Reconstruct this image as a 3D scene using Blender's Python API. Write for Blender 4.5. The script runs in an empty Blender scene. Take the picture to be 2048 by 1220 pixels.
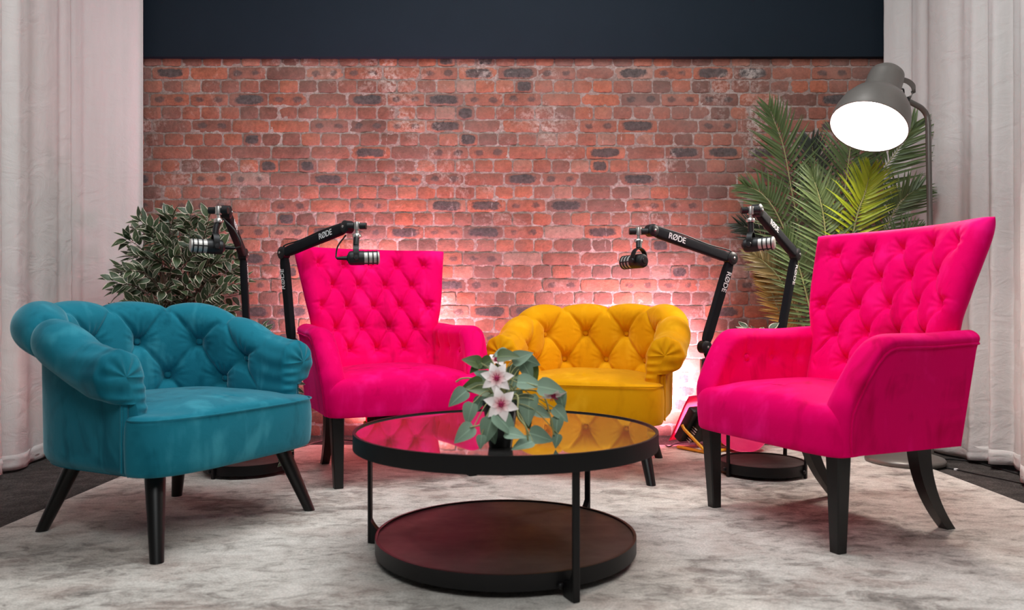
import bpy, bmesh, math, random
import numpy as np
from mathutils import Vector, Matrix

random.seed(7)
RNG = np.random.default_rng(11)
scn = bpy.context.scene
COL = scn.collection
PI = math.pi

# ------------------------------------------------------------------ camera, world, lights, exposure
FPX, CAMZ, HOR = 1550.0, 0.71, 620.0
cam_d = bpy.data.cameras.new('camera')
cam_d.sensor_width = 36.0
cam_d.lens = FPX / 2048 * 36
cam_d.shift_y = (HOR - 610) / 2048
cam_d.dof.use_dof = True
cam_d.dof.focus_distance = 3.3
cam_d.dof.aperture_fstop = 3.2
cam = bpy.data.objects.new('camera', cam_d)
cam.location = (0, 0, CAMZ)
cam.rotation_euler = (PI / 2, 0, 0)
COL.objects.link(cam)
scn.camera = cam

scn.view_settings.view_transform = 'Standard'
scn.view_settings.look = 'None'
scn.view_settings.gamma = 1
scn.view_settings.use_curve_mapping = False
scn.view_settings.exposure = 0.0

world = bpy.data.worlds.new('studio_world')
scn.world = world
world.use_nodes = True
world.node_tree.nodes['Background'].inputs[0].default_value = (0.95, 0.97, 1.0, 1)
world.node_tree.nodes['Background'].inputs[1].default_value = 0.07


def area(name, loc, target, size, power, color=(1, 1, 1), sy=None, parent=None, spread=PI):
    d = bpy.data.lights.new(name, 'AREA')
    d.energy = power
    d.color = color
    d.size = size
    d.spread = spread
    if sy:
        d.shape = 'RECTANGLE'
        d.size_y = sy
    o = bpy.data.objects.new(name, d)
    o.location = loc
    o.rotation_euler = (Vector(target) - Vector(loc)).to_track_quat('-Z', 'Y').to_euler()
    COL.objects.link(o)
    if parent:
        o.parent = parent
    return o


area('ceiling_softbox', (0.0, 2.5, 3.25), (0.0, 2.6, 0), 2.4, 88, (0.97, 1.0, 1.02), 1.5)
area('front_softbox', (0.0, -0.3, 2.7), (0.0, 3.4, 0.7), 1.6, 46, (0.98, 1.0, 1.0), 1.0)


def P(px, py, d):
    """point at photo pixel (px, py) and distance d along the view axis"""
    return Vector(((px - 1024) * d / FPX, d, CAMZ + (HOR - py) * d / FPX))


def FL(px, py, z=0.0):
    """floor point seen at a photo pixel"""
    d = (CAMZ - z) * FPX / (py - HOR)
    return Vector(((px - 1024) * d / FPX, d, z))


# ------------------------------------------------------------------ object helpers
def tag(o, label=None, cat=None, group=None, kind=None):
    if label: o['label'] = label
    if cat: o['category'] = cat
    if group: o['group'] = group
    if kind: o['kind'] = kind
    return o


def empty(name, loc=(0, 0, 0), rz=0.0):
    o = bpy.data.objects.new(name, None)
    o.empty_display_size = 0.1
    o.location = loc
    o.rotation_euler = (0, 0, rz)
    COL.objects.link(o)
    return o


def copy_tree(o, parent=None):
    c = o.copy()
    COL.objects.link(c)
    if parent:
        c.parent = parent
    for ch in list(o.children):
        copy_tree(ch, c)
    return c


class MB:
    def __init__(s):
        s.v, s.f, s.uv, s.r = [], [], [], []
        s.n = 0

    def add(s, verts, faces, uv=None, rnd=0.5):
        verts = [tuple(map(float, p)) for p in verts]
        b = s.n
        s.v += verts
        s.f += [tuple(i + b for i in f) for f in faces]
        s.uv += list(uv) if uv is not None else [(0.5, 0.5)] * len(verts)
        s.r += list(rnd) if hasattr(rnd, '__len__') else [rnd] * len(verts)
        s.n += len(verts)
        return s

    def addbm(s, bm, M=None, rnd=0.5):
        if M is not None:
            bm.transform(M)
        bm.verts.index_update()
        s.add([v.co[:] for v in bm.verts], [[v.index for v in f.verts] for f in bm.faces], None, rnd)
        bm.free()
        return s

    def grid(s, A, wu=False, wv=False, uv=None, rnd=0.5, flip=False):
        A = np.asarray(A, float)
        m, n = A.shape[:2]
        fs = []
        for i in range(m if wu else m - 1):
            for j in range(n if wv else n - 1):
                a, b = i * n + j, i * n + (j + 1) % n
                c, d = ((i + 1) % m) * n + (j + 1) % n, ((i + 1) % m) * n + j
                fs.append((a, d, c, b) if flip else (a, b, c, d))
        return s.add(A.reshape(-1, 3), fs, uv, rnd)

    def box(s, c, size, r=0.0, seg=2, M=None, rnd=0.5):
        bm = bmesh.new()
        bmesh.ops.create_cube(bm, size=1)
        bmesh.ops.scale(bm, vec=Vector(size), verts=bm.verts)
        if r > 0:
            bmesh.ops.bevel(bm, geom=list(bm.edges), offset=r, segments=seg, profile=0.5, affect='EDGES', clamp_overlap=True)
        bmesh.ops.translate(bm, vec=Vector(c), verts=bm.verts)
        return s.addbm(bm, M, rnd)

    def lathe(s, prof, n=32, M=None, caps=True, rnd=0.5):
        M = M or Matrix()
        A = []
        for (r, z) in prof:
            A.append([M @ Vector((r * math.cos(2 * PI * k / n), r * math.sin(2 * PI * k / n), z)) for k in range(n)])
        s.grid(np.array([[p[:] for p in row] for row in A]), wv=True, rnd=rnd)
        if caps:
            for row, fl in ((A[0], True), (A[-1], False)):
                idx = list(range(n))
                s.add([p[:] for p in row], [idx[::-1] if fl else idx], None, rnd)
        return s

    def tube(s, pts, r, n=10, caps=True, rnd=0.5, sq=None):
        pts = [Vector(p) for p in pts]
        m = len(pts)
        rr = r if hasattr(r, '__len__') else [r] * m
        T = [(pts[min(i + 1, m - 1)] - pts[max(i - 1, 0)]).normalized() for i in range(m)]
        up = Vector((0, 0, 1)) if abs(T[0].z) < 0.9 else Vector((1, 0, 0))
        N = (up - T[0] * up.dot(T[0])).normalized()
        rows = []
        for i in range(m):
            N = (N - T[i] * N.dot(T[i])).normalized()
            B = T[i].cross(N)
            rows.append([(pts[i] + (N * math.cos(2 * PI * k / n) + B * math.sin(2 * PI * k / n)) * rr[i])[:] for k in range(n)])
        b = s.n
        s.grid(np.array(rows), wv=True, rnd=rnd)
        if caps:
            s.f.append(tuple(b + k for k in range(n))[::-1])
            s.f.append(tuple(b + (m - 1) * n + k for k in range(n)))
        return s

    def build(s, name, mat, parent=None, smooth=True, angle=40, weld=0.0):
        me = bpy.data.meshes.new(name)
        me.from_pydata(s.v, [], s.f)
        uvl = me.uv_layers.new(name='UVMap')
        li = np.empty(len(me.loops), dtype=np.int32)
        me.loops.foreach_get('vertex_index', li)
        uvl.data.foreach_set('uv', np.array(s.uv, dtype=np.float32)[li].ravel())
        at = me.attributes.new('rnd', 'FLOAT', 'POINT')
        at.data.foreach_set('value', np.array(s.r, dtype=np.float32))
        if weld:
            bm = bmesh.new()
            bm.from_mesh(me)
            bmesh.ops.remove_doubles(bm, verts=bm.verts, dist=weld)
            bm.to_mesh(me)
            bm.free()
        if smooth:
            me.shade_smooth()
            me.set_sharp_from_angle(angle=math.radians(angle))
        me.materials.append(mat)
        o = bpy.data.objects.new(name, me)
        COL.objects.link(o)
        if parent:
            o.parent = parent
        return o


def smoothpath(pts, n=24):
    """Catmull-Rom through pts, about n samples"""
    pts = [Vector(p) for p in pts]
    if len(pts) < 3:
        return [pts[0].lerp(pts[-1], i / (n - 1)) for i in range(n)]
    q = [2 * pts[0] - pts[1]] + pts + [2 * pts[-1] - pts[-2]]
    out = []
    segs = len(pts) - 1
    for k in range(n):
        t = k / (n - 1) * segs
        i = min(int(t), segs - 1)
        u = t - i
        a, b, c, d = q[i], q[i + 1], q[i + 2], q[i + 3]
        out.append(0.5 * ((2 * b) + (c - a) * u + (2 * a - 5 * b + 4 * c - d) * u * u + (3 * b - a - 3 * c + d) * u ** 3))
    return out


def sstep(a, b, x):
    t = np.clip((np.asarray(x, float) - a) / (b - a), 0, 1)
    return t * t * (3 - 2 * t)


def frame(loc, z, x=None):
    """matrix whose local z runs along z, local x near x"""
    z = Vector(z).normalized()
    x = Vector(x) if x is not None else (Vector((1, 0, 0)) if abs(z.x) < 0.9 else Vector((0, 1, 0)))
    x = (x - z * x.dot(z)).normalized()
    y = z.cross(x)
    M = Matrix((x, y, z)).transposed().to_4x4()
    M.translation = Vector(loc)
    return M


# ------------------------------------------------------------------ materials
class NT:
    def __init__(s, name):
        s.m = bpy.data.materials.new(name)
        s.m.use_nodes = True
        s.t = s.m.node_tree
        s.b = s.t.nodes['Principled BSDF']
        s.out = s.t.nodes['Material Output']

    def n(s, typ, ins=None, **kw):
        nd = s.t.nodes.new(typ)
        for k, v in kw.items():
            setattr(nd, k, v)
        for k, v in (ins or {}).items():
            if isinstance(v, bpy.types.NodeSocket):
                s.t.links.new(v, nd.inputs[k])
            else:
                nd.inputs[k].default_value = v
        return nd

    def set(s, **kw):
        for k, v in kw.items():
            k = k.replace('_', ' ')
            if isinstance(v, bpy.types.NodeSocket):
                s.t.links.new(v, s.b.inputs[k])
            else:
                s.b.inputs[k].default_value = v
        return s

    def obj(s):
        return s.n('ShaderNodeTexCoord').outputs['Object']

    def map(s, vec, scale, rot=(0, 0, 0)):
        return s.n('ShaderNodeMapping', {'Vector': vec, 'Scale': scale, 'Rotation': rot}).outputs[0]

    def noise(s, vec, scale, detail=4, rough=0.55, dist=0.0):
        return s.n('ShaderNodeTexNoise', {'Vector': vec, 'Scale': scale, 'Detail': detail, 'Roughness': rough, 'Distortion': dist}).outputs[0]

    def ramp(s, fac, stops, interp='LINEAR'):
        nd = s.n('ShaderNodeValToRGB', {'Fac': fac})
        cr = nd.color_ramp
        cr.interpolation = interp
        while len(cr.elements) < len(stops):
            cr.elements.new(0.5)
        for e, (p, c) in zip(cr.elements, stops):
            e.position = p
            e.color = (c[0], c[1], c[2], 1) if hasattr(c, '__len__') else (c, c, c, 1)
        return nd.outputs[0]

    def mix(s, fac, a, b, mode='MIX'):
        nd = s.n('ShaderNodeMix', data_type='RGBA', blend_type=mode)
        for i, v in ((0, fac), (6, a), (7, b)):
            if isinstance(v, bpy.types.NodeSocket):
                s.t.links.new(v, nd.inputs[i])
            else:
                nd.inputs[i].default_value = v if i == 0 else (v[0], v[1], v[2], 1)
        return nd.outputs[2]

    def math(s, op, a, b=0.0, c=0.0, clamp=False):
        nd = s.n('ShaderNodeMath', operation=op, use_clamp=clamp)
        for i, v in enumerate((a, b, c)):
            if isinstance(v, bpy.types.NodeSocket):
                s.t.links.new(v, nd.inputs[i])
            else:
                nd.inputs[i].default_value = v
        return nd.outputs[0]

    def bump(s, h, strength=0.3, dist=0.01):
        nd = s.n('ShaderNodeBump', {'Height': h, 'Strength': strength, 'Distance': dist})
        s.t.links.new(nd.outputs[0], s.b.inputs['Normal'])
        return s


def c4(c):
    return (c[0], c[1], c[2], 1)


def plain(name, col, rough=0.5, metal=0.0, spec=0.5, var=0.12):
    m = NT(name)
    nz = m.noise(m.obj(), 30, 3)
    dk = tuple(x * (1 - var) for x in col)
    m.set(Base_Color=m.mix(nz, dk, col), Roughness=rough, Metallic=metal)
    m.b.inputs['Specular IOR Level'].default_value = spec
    return m.m


def velvet(name, dark, mid, light, sheen_tint):
    m = NT(name)
    o = m.obj()
    big = m.noise(m.map(o, (1, 1, 1)), 4.0, 3, 0.55, 1.0)
    streak = m.noise(m.map(o, (2.2, 2.2, 0.8)), 5, 3, 0.55, 0.8)
    f = m.math('ADD', m.math('MULTIPLY', big, 0.55), m.math('MULTIPLY', streak, 0.45))
    col = m.ramp(f, [(0.36, dark), (0.47, mid), (0.54, mid), (0.66, light)])
    m.set(Base_Color=col, Roughness=0.75)
    m.b.inputs['Specular IOR Level'].default_value = 0.04
    m.b.inputs['Sheen Weight'].default_value = 0.5
    m.b.inputs['Sheen Roughness'].default_value = 0.35
    m.b.inputs['Sheen Tint'].default_value = c4(sheen_tint)
    fine = m.noise(o, 260, 2)
    mid_n = m.noise(o, 22, 3, 0.5, 0.5)
    h = m.math('ADD', m.math('MULTIPLY', fine, 0.15), mid_n)
    m.bump(h, 0.18, 0.008)
    return m.m


MAT = {}
MAT['pink'] = velvet('pink_velvet', (0.58, 0.0, 0.07), (0.82, 0.0, 0.125), (0.95, 0.006, 0.20), (1.0, 0.06, 0.40))
MAT['teal'] = velvet('teal_velvet', (0.004, 0.095, 0.14), (0.012, 0.165, 0.23), (0.035, 0.25, 0.325), (0.55, 0.9, 1.0))
MAT['yellow'] = velvet('mustard_velvet', (0.56, 0.225, 0.002), (0.69, 0.305, 0.003), (0.78, 0.375, 0.010), (1.0, 0.70, 0.20))
MAT['black_wood'] = plain('black_wood', (0.0055, 0.005, 0.005), 0.35, 0, 0.4)
MAT['black_metal'] = plain('black_metal', (0.006, 0.0055, 0.006), 0.45, 0.0, 0.3)
MAT['black_plastic'] = plain('black_plastic', (0.008, 0.008, 0.009), 0.45, 0, 0.4)
MAT['sleeve'] = plain('neoprene_sleeve', (0.008, 0.009, 0.012), 0.8, 0, 0.2)
MAT['silver'] = plain('silver_metal', (0.62, 0.60, 0.57), 0.35, 0.9)
MAT['white_print'] = plain('white_print', (0.85, 0.85, 0.85), 0.6, var=0.02)
MAT['grey_metal'] = plain('lamp_grey_metal', (0.17, 0.155, 0.14), 0.38, 0.35)
MAT['white_enamel'] = plain('white_enamel', (0.9, 0.88, 0.85), 0.5, var=0.02)
MAT['cable'] = plain('black_cable', (0.012, 0.012, 0.012), 0.5)
MAT['yellow_paint'] = plain('yellow_paint', (0.75, 0.36, 0.01), 0.45)


def m_glass_top():
    m = NT('smoked_mirror_glass')
    nz = m.noise(m.obj(), 3, 2)
    m.set(Base_Color=m.mix(nz, (0.33, 0.31, 0.30), (0.37, 0.35, 0.34)), Metallic=0.92, Roughness=0.025)
    return m.m


def m_shelf():
    m = NT('dark_smoked_shelf')
    o = m.obj()
    nz = m.noise(m.map(o, (1, 2.5, 1)), 4, 5, 0.6, 1.0)
    m.set(Base_Color=m.ramp(nz, [(0.3, (0.034, 0.026, 0.024)), (0.7, (0.066, 0.056, 0.052))]),
          Roughness=m.ramp(m.noise(o, 9, 4), [(0.3, 0.42), (0.7, 0.58)]))
    m.b.inputs['Specular IOR Level'].default_value = 0.3
    return m.m


def m_rug():
    m = NT('distressed_grey_rug')
    o = m.obj()
    a = m.noise(m.map(o, (0.8, 1.3, 1)), 1.9, 5, 0.62, 0.6)
    b = m.noise(m.map(o, (2.3, 3.8, 1)), 4.5, 6, 0.70, 0.7)
    c = m.noise(m.map(o, (1.2, 2.0, 1)), 3.1, 3, 0.5, 0.2)
    f = m.math('ADD', m.math('MULTIPLY', a, 0.5), m.math('MULTIPLY', b, 0.5))
    col = m.ramp(f, [(0.34, (0.15, 0.133, 0.12)), (0.43, (0.36, 0.325, 0.292)), (0.50, (0.58, 0.54, 0.49)), (0.60, (0.72, 0.68, 0.625))])
    col = m.mix(m.ramp(c, [(0.50, 0.0), (0.68, 0.35)]), col, (0.36, 0.25, 0.21))
    fine = m.noise(m.map(o, (1, 1.2, 1)), 150, 3, 0.7)
    col = m.mix(0.45, col, m.mix(1.0, col, m.ramp(fine, [(0.3, 0.45), (0.7, 1.45)]), 'MULTIPLY'))
    fl = m.noise(m.map(o, (1, 2.2, 1)), 26, 4, 0.65, 0.5)
    fm = m.math('MULTIPLY', m.ramp(fl, [(0.53, 0.0), (0.66, 0.5)]), m.ramp(b, [(0.40, 1.0), (0.60, 0.15)]))
    col = m.mix(fm, col, (0.12, 0.105, 0.097))
    m.set(Base_Color=col, Roughness=0.95)
    m.b.inputs['Specular IOR Level'].default_value = 0.1
    m.bump(m.math('ADD', fine, b), 0.5, 0.006)
    return m.m


def m_carpet():
    m = NT('charcoal_carpet')
    o = m.obj()
    n1 = m.noise(o, 190, 3, 0.8)
    n2 = m.noise(o, 14, 4, 0.6)
    f = m.math('ADD', m.math('MULTIPLY', n1, 0.7), m.math('MULTIPLY', n2, 0.3))
    m.set(Base_Color=m.ramp(f, [(0.35, (0.022, 0.020, 0.019)), (0.55, (0.085, 0.075, 0.070)), (0.7, (0.20, 0.18, 0.17))]), Roughness=1.0)
    m.b.inputs['Specular IOR Level'].default_value = 0.05
    m.bump(n1, 0.8, 0.006)
    return m.m


def m_cloth():
    m = NT('cream_curtain_cloth')
    o = m.obj()
    nz = m.noise(m.map(o, (1, 1, 0.15)), 40, 3, 0.6)
    weave = m.noise(m.map(o, (220, 220, 40)), 1.0, 2)
    col = m.mix(nz, (0.68, 0.655, 0.63), (0.76, 0.735, 0.71))
    m.set(Base_Color=col, Roughness=0.9)
    m.b.inputs['Specular IOR Level'].default_value = 0.1
    cr = m.noise(m.map(o, (1, 1, 1.6)), 6, 4, 0.6, 1.5)
    m.bump(m.math('ADD', m.math('MULTIPLY', weave, 0.10), cr), 0.35, 0.02)
    tr = m.n('ShaderNodeBsdfTranslucent', {'Color': (0.75, 0.70, 0.67, 1)})
    mx = m.n('ShaderNodeMixShader', {0: 0.22})
    m.t.links.new(m.b.outputs[0], mx.inputs[1])
    m.t.links.new(tr.outputs[0], mx.inputs[2])
    m.t.links.new(mx.outputs[0], m.out.inputs[0])
    return m.m


def m_navy():
    m = NT('navy_paint')
    nz = m.noise(m.obj(), 6, 3)
    m.set(Base_Color=m.mix(nz, (0.011, 0.018, 0.026), (0.013, 0.021, 0.031)), Roughness=0.7)
    m.b.inputs['Specular IOR Level'].default_value = 0.12
    return m.m


def m_mortar():
    m = NT('old_mortar')
    o = m.obj()
    n1 = m.noise(o, 5, 5, 0.65)
    n2 = m.noise(o, 60, 4, 0.7)
    f = m.math('ADD', m.math('MULTIPLY', n1, 0.5), m.math('MULTIPLY', n2, 0.5))
    m.set(Base_Color=m.ramp(f, [(0.34, (0.15, 0.105, 0.09)), (0.5, (0.29, 0.205, 0.18)), (0.66, (0.48, 0.41, 0.38))]), Roughness=0.95)
    m.bump(n2, 0.7, 0.008)
    return m.m


def m_brick():
    m = NT('weathered_red_brick')
    o = m.obj()
    uv = m.n('ShaderNodeUVMap').outputs[0]
    rnd = m.n('ShaderNodeAttribute', attribute_name='rnd').outputs['Fac']
    # every brick's own firing colour
    base = m.ramp(rnd, [(0.0, (0.15, 0.070, 0.055)), (0.2, (0.22, 0.085, 0.062)), (0.45, (0.27, 0.092, 0.062)),
                        (0.7, (0.32, 0.100, 0.060)), (0.9, (0.40, 0.120, 0.065)), (1.0, (0.33, 0.19, 0.15))])
    n1 = m.noise(o, 9, 5, 0.65, 0.4)
    n2 = m.noise(o, 55, 5, 0.7)
    base = m.mix(0.55, base, m.mix(1.0, base, m.ramp(n1, [(0.3, 0.5), (0.7, 1.35)]), 'MULTIPLY'))
    base = m.mix(0.5, base, m.mix(1.0, base, m.ramp(n2, [(0.3, 0.42), (0.7, 1.5)]), 'MULTIPLY'))
    dust = m.noise(o, 3.1, 3, 0.5)
    base = m.mix(m.ramp(dust, [(0.35, 0.08), (0.7, 0.40)]), base, (0.30, 0.215, 0.19))
    # burnt kiln marks in the middle of some stretchers (the brick's own pattern): uv.x < 0 marks none
    sx = m.n('ShaderNodeSeparateXYZ', {0: uv})
    u, v = sx.outputs[0], sx.outputs[1]
    wob = m.math('ADD', m.math('MULTIPLY', m.math('SUBTRACT', n1, 0.5), 1.6), m.math('MULTIPLY', m.math('SUBTRACT', n2, 0.5), 1.0))
    kind = m.math('FLOOR', u)              # 0 plain, 1 long burn, 2 two spots
    fu = m.math('FRACT', u)
    du = m.math('ABSOLUTE', m.math('SUBTRACT', fu, 0.5))
    dv = m.math('MULTIPLY', m.math('SUBTRACT', v, 0.5), 2.2)
    ex = m.math('MULTIPLY', du, 2.5)
    r1 = m.math('ADD', m.math('POWER', ex, 4.0), m.math('POWER', m.math('ABSOLUTE', dv), 3.0))
    long_b = m.ramp(m.math('ADD', r1, wob), [(0.40, 1.0), (0.85, 0.0)])
    sxx = m.math('MULTIPLY', m.math('SUBTRACT', du, 0.24), 6.5)
    r2 = m.math('ADD', m.math('POWER', m.math('ABSOLUTE', sxx), 2.0), m.math('POWER', m.math('ABSOLUTE', m.math('MULTIPLY', dv, 1.3)), 2.0))
    two_b = m.ramp(m.math('ADD', r2, wob), [(0.25, 1.0), (0.75, 0.0)])
    k1 = m.math('COMPARE', kind, 1.0, 0.1)
    k2 = m.math('COMPARE', kind, 2.0, 0.1)
    burn = m.math('ADD', m.math('MULTIPLY', long_b, k1), m.math('MULTIPLY', m.math('MULTIPLY', two_b, k2), 0.75), clamp=True)
    col = m.mix(m.math('MULTIPLY', burn, 0.9), base, m.ramp(n2, [(0.3, (0.040, 0.038, 0.040)), (0.7, (0.110, 0.100, 0.098))]))
    # old plaster and lime scraps
    lime = m.noise(o, 2.4, 7, 0.72, 0.6)
    lm = m.math('MULTIPLY', m.ramp(lime, [(0.56, 0.0), (0.68, 0.75)]), m.ramp(n2, [(0.42, 0.0), (0.58, 1.0)]))
    col = m.mix(lm, col, (0.52, 0.44, 0.40))
    sc = m.noise(m.map(o, (26, 1, 3.2), (0, 0.25, 0)), 1.0, 6, 0.75, 0.3)
    col = m.mix(m.ramp(sc, [(0.66, 0.0), (0.70, 0.75)]), col, (0.58, 0.50, 0.47))
    m.set(Base_Color=col, Roughness=0.92)
    m.b.inputs['Specular IOR Level'].default_value = 0.2
    m.bump(m.math('ADD', n2, n1), 0.5, 0.008)
    return m.m


def m_leaf(name, a, b, edge=None, trans=0.2, rough=0.45):
    m = NT(name)
    uv = m.n('ShaderNodeUVMap').outputs[0]
    sx = m.n('ShaderNodeSeparateXYZ', {0: uv})
    rnd = m.n('ShaderNodeAttribute', attribute_name='rnd').outputs['Fac']
    nz = m.noise(m.obj(), 45, 3)
    col = m.mix(m.math('ADD', m.math('MULTIPLY', rnd, 0.7), m.math('MULTIPLY', nz, 0.3)), a, b)
    du = m.math('ABSOLUTE', m.math('SUBTRACT', sx.outputs[0], 0.5))
    if edge:
        e = m.math('ADD', du, m.math('MULTIPLY', m.math('SUBTRACT', nz, 0.5), 0.22))
        col = m.mix(m.ramp(e, [(0.385, 0.0), (0.44, 1.0)]), col, edge)
    vein = m.ramp(du, [(0.0, 0.45), (0.06, 0.0)])
    col = m.mix(vein, col, tuple(min(1, x * 1.7 + 0.02) for x in b))
    m.set(Base_Color=col, Roughness=rough)
    tr = m.n('ShaderNodeBsdfTranslucent', {'Color': col})
    mx = m.n('ShaderNodeMixShader', {0: trans})
    m.t.links.new(m.b.outputs[0], mx.inputs[1])
    m.t.links.new(tr.outputs[0], mx.inputs[2])
    m.t.links.new(mx.outputs[0], m.out.inputs[0])
    return m.m


def m_petal():
    m = NT('blush_petal')
    uv = m.n('ShaderNodeUVMap').outputs[0]
    v = m.n('ShaderNodeSeparateXYZ', {0: uv}).outputs[1]
    col = m.ramp(v, [(0.05, (0.55, 0.06, 0.12)), (0.25, (0.80, 0.48, 0.48)), (0.5, (0.86, 0.74, 0.71)), (1.0, (0.88, 0.80, 0.77))])
    m.set(Base_Color=col, Roughness=0.6)
    return m.m


def emit(name, col, s):
    m = NT(name)
    m.set(Base_Color=c4(col))
    m.b.inputs['Emission Color'].default_value = c4(col)
    m.b.inputs['Emission Strength'].default_value = s
    return m.m


MAT['glass'] = m_glass_top()
MAT['shelf'] = m_shelf()
MAT['rug'] = m_rug()
MAT['carpet'] = m_carpet()
MAT['cloth'] = m_cloth()
MAT['navy'] = m_navy()
MAT['mortar'] = m_mortar()
MAT['brick'] = m_brick()
MAT['ficus_leaf'] = m_leaf('variegated_leaf', (0.020, 0.042, 0.018), (0.085, 0.12, 0.055), (0.72, 0.66, 0.52), 0.12)
MAT['palm_green'] = m_leaf('palm_green', (0.045, 0.078, 0.022), (0.13, 0.18, 0.062), None, 0.2)
MAT['palm_dark'] = m_leaf('palm_dark', (0.02, 0.028, 0.018), (0.06, 0.065, 0.045), None, 0.15)
MAT['palm_lime_lit'] = m_leaf('palm_lime_lit', (0.22, 0.30, 0.01), (0.42, 0.48, 0.02), None, 0.3)  # yellow-green frond, its colour brightened for the floor lamp's light
MAT['palm_gold'] = m_leaf('palm_gold', (0.22, 0.13, 0.03), (0.45, 0.27, 0.06), None, 0.2)
MAT['palm_brown'] = m_leaf('palm_brown', (0.10, 0.085, 0.03), (0.24, 0.16, 0.055), None, 0.2)
MAT['vine_leaf'] = m_leaf('grey_green_leaf', (0.11, 0.19, 0.125), (0.26, 0.38, 0.27), None, 0.12, 0.6)
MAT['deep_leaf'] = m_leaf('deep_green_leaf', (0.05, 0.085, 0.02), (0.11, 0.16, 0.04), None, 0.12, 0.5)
MAT['petal'] = m_petal()
MAT['stamen'] = plain('magenta_stamen', (0.40, 0.01, 0.09), 0.6)
MAT['stem'] = plain('olive_stem', (0.30, 0.30, 0.12), 0.6)
MAT['bark'] = plain('brown_bark', (0.10, 0.065, 0.045), 0.85)
MAT['soil'] = plain('dark_soil', (0.02, 0.015, 0.012), 0.95)
MAT['grille'] = plain('mic_grille', (0.50, 0.48, 0.45), 0.5, 0.6)
MAT['bulb'] = emit('lit_bulb', (1.0, 0.93, 0.88), 90)
MAT['flood_lens'] = emit('lit_flood_lens', (1.0, 0.50, 0.62), 12)


def m_gel():
    m = NT('pink_gel_sheet')
    nz = m.noise(m.obj(), 20, 2)
    col = m.mix(nz, (0.85, 0.03, 0.20), (0.95, 0.08, 0.28))
    m.set(Base_Color=col, Roughness=0.2)
    tr = m.n('ShaderNodeBsdfTranslucent', {'Color': col})
    mx = m.n('ShaderNodeMixShader', {0: 0.55})
    m.t.links.new(m.b.outputs[0], mx.inputs[1])
    m.t.links.new(tr.outputs[0], mx.inputs[2])
    m.t.links.new(mx.outputs[0], m.out.inputs[0])
    return m.m


MAT['gel'] = m_gel()

# ------------------------------------------------------------------ setting
WALL_Y, BRICK_TOP = 4.43, 2.145


def structure(name, mb, mat, **kw):
    o = mb.build(name, mat, **kw)
    o['kind'] = 'structure'
    return o


structure('floor', MB().box((0, 2.6, -0.058), (8, 7.4, 0.1)), MAT['carpet'])


def brick_wall():
    mort = MB()
    # mortar bed: gently uneven sheet on a solid slab
    xs, zs = np.linspace(-2.75, 2.75, 276), np.linspace(-0.01, BRICK_TOP + 0.05, 111)
    X, Z = np.meshgrid(xs, zs)
    Y = WALL_Y + 0.0032 + 0.002 * np.sin(X * 31 + 3 * np.sin(Z * 17)) * np.sin(Z * 43 + 2 * np.sin(X * 13)) + RNG.normal(0, 0.0009, X.shape)
    mort.grid(np.stack([X, Y, Z], -1))
    mort.box((0, WALL_Y + 0.12, 1.1), (5.5, 0.2, 2.24))
    wall = structure('wall_back', mort, MAT['mortar'])
    wall['label'] = 'weathered red brick back wall'
    B = MB()
    pitch, ref = 0.0758, 2.064          # course height, centre of a stretcher course
    k0 = -1
    g = 0.0095
    for k in range(k0, 28):
        zc = ref - k * pitch
        if zc < -0.02:
            break
        stretcher = (k % 2 == 0)
        L = 0.2235 if stretcher else 0.1118
        x = -2.72 - random.random() * 0.02 + (0.0559 if not stretcher else 0.0)
        while x < 2.7:
            w = L * random.uniform(0.965, 1.035)
            x0, x1 = x + g / 2 + random.uniform(-.001, .001), x + w - g / 2
            hh = pitch / 2 - g / 2
            z0, z1 = zc - hh + random.uniform(-.0015, .0015), zc + hh + random.uniform(-.0015, .0015)
            if z1 > BRICK_TOP + 0.04: z1 = BRICK_TOP + 0.04
            nx, nz = (9 if stretcher else 6), 5
            front = WALL_Y - random.uniform(0.0, 0.004)
            tilt = random.uniform(-.012, .012)
            r = random.random()
            kind = 0
            if stretcher:
                q = random.random()
                kind = 1 if q < 0.27 else (2 if q < 0.60 else 0)
            elif random.random() < 0.04:
                kind = 1
            rx = 0.011
            vs, uvs = [], []
            rows = []
            for j in range(nz):
                tj = j / (nz - 1)
                for i in range(nx):
                    ti = i / (nx - 1)
                    # rounded-rectangle outline
                    px_, pz_ = x0 + (x1 - x0) * ti, z0 + (z1 - z0) * tj
                    cx = max(abs(ti - .5) * 2, 0); cz = abs(tj - .5) * 2
                    onb = (i in (0, nx - 1)) or (j in (0, nz - 1))
                    y = front + tilt * (ti - .5) * 0.1
                    if onb:
                        px_ += random.uniform(-.0022, .0022)
                        pz_ += random.uniform(-.0022, .0022)
                        y += 0.003
                        if (i in (0, nx - 1)) and (j in (0, nz - 1)):
                            px_ += (0.0032 if i == 0 else -0.0032)
                            pz_ += (0.0028 if j == 0 else -0.0028)
                            y += .001
                    else:
                        y += random.uniform(-.0007, .0007)
                    vs.append((px_, y, pz_))
                    uvs.append((kind + 0.02 + 0.96 * ti, tj))
            fs = [(j * nx + i, j * nx + i + 1, (j + 1) * nx + i + 1, (j + 1) * nx + i) for j in range(nz - 1) for i in range(nx - 1)]
            ring = [i for i in range(nx)] + [j * nx + nx - 1 for j in range(1, nz)] + [(nz - 1) * nx + i for i in range(nx - 2, -1, -1)] + [j * nx for j in range(nz - 2, 0, -1)]
            b = len(vs)
            for q in ring:
                p = vs[q]
                vs.append((p[0], WALL_Y + 0.02, p[2]))
                uvs.append(uvs[q])
            m = len(ring)
            fs += [(ring[(q + 1) % m], ring[q], b + q, b + (q + 1) % m) for q in range(m)]
            B.add(vs, fs, uvs, r)
            x += w
    bo = B.build('bricks', MAT['brick'], wall, angle=60)
    return wall


brick_wall()
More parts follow.
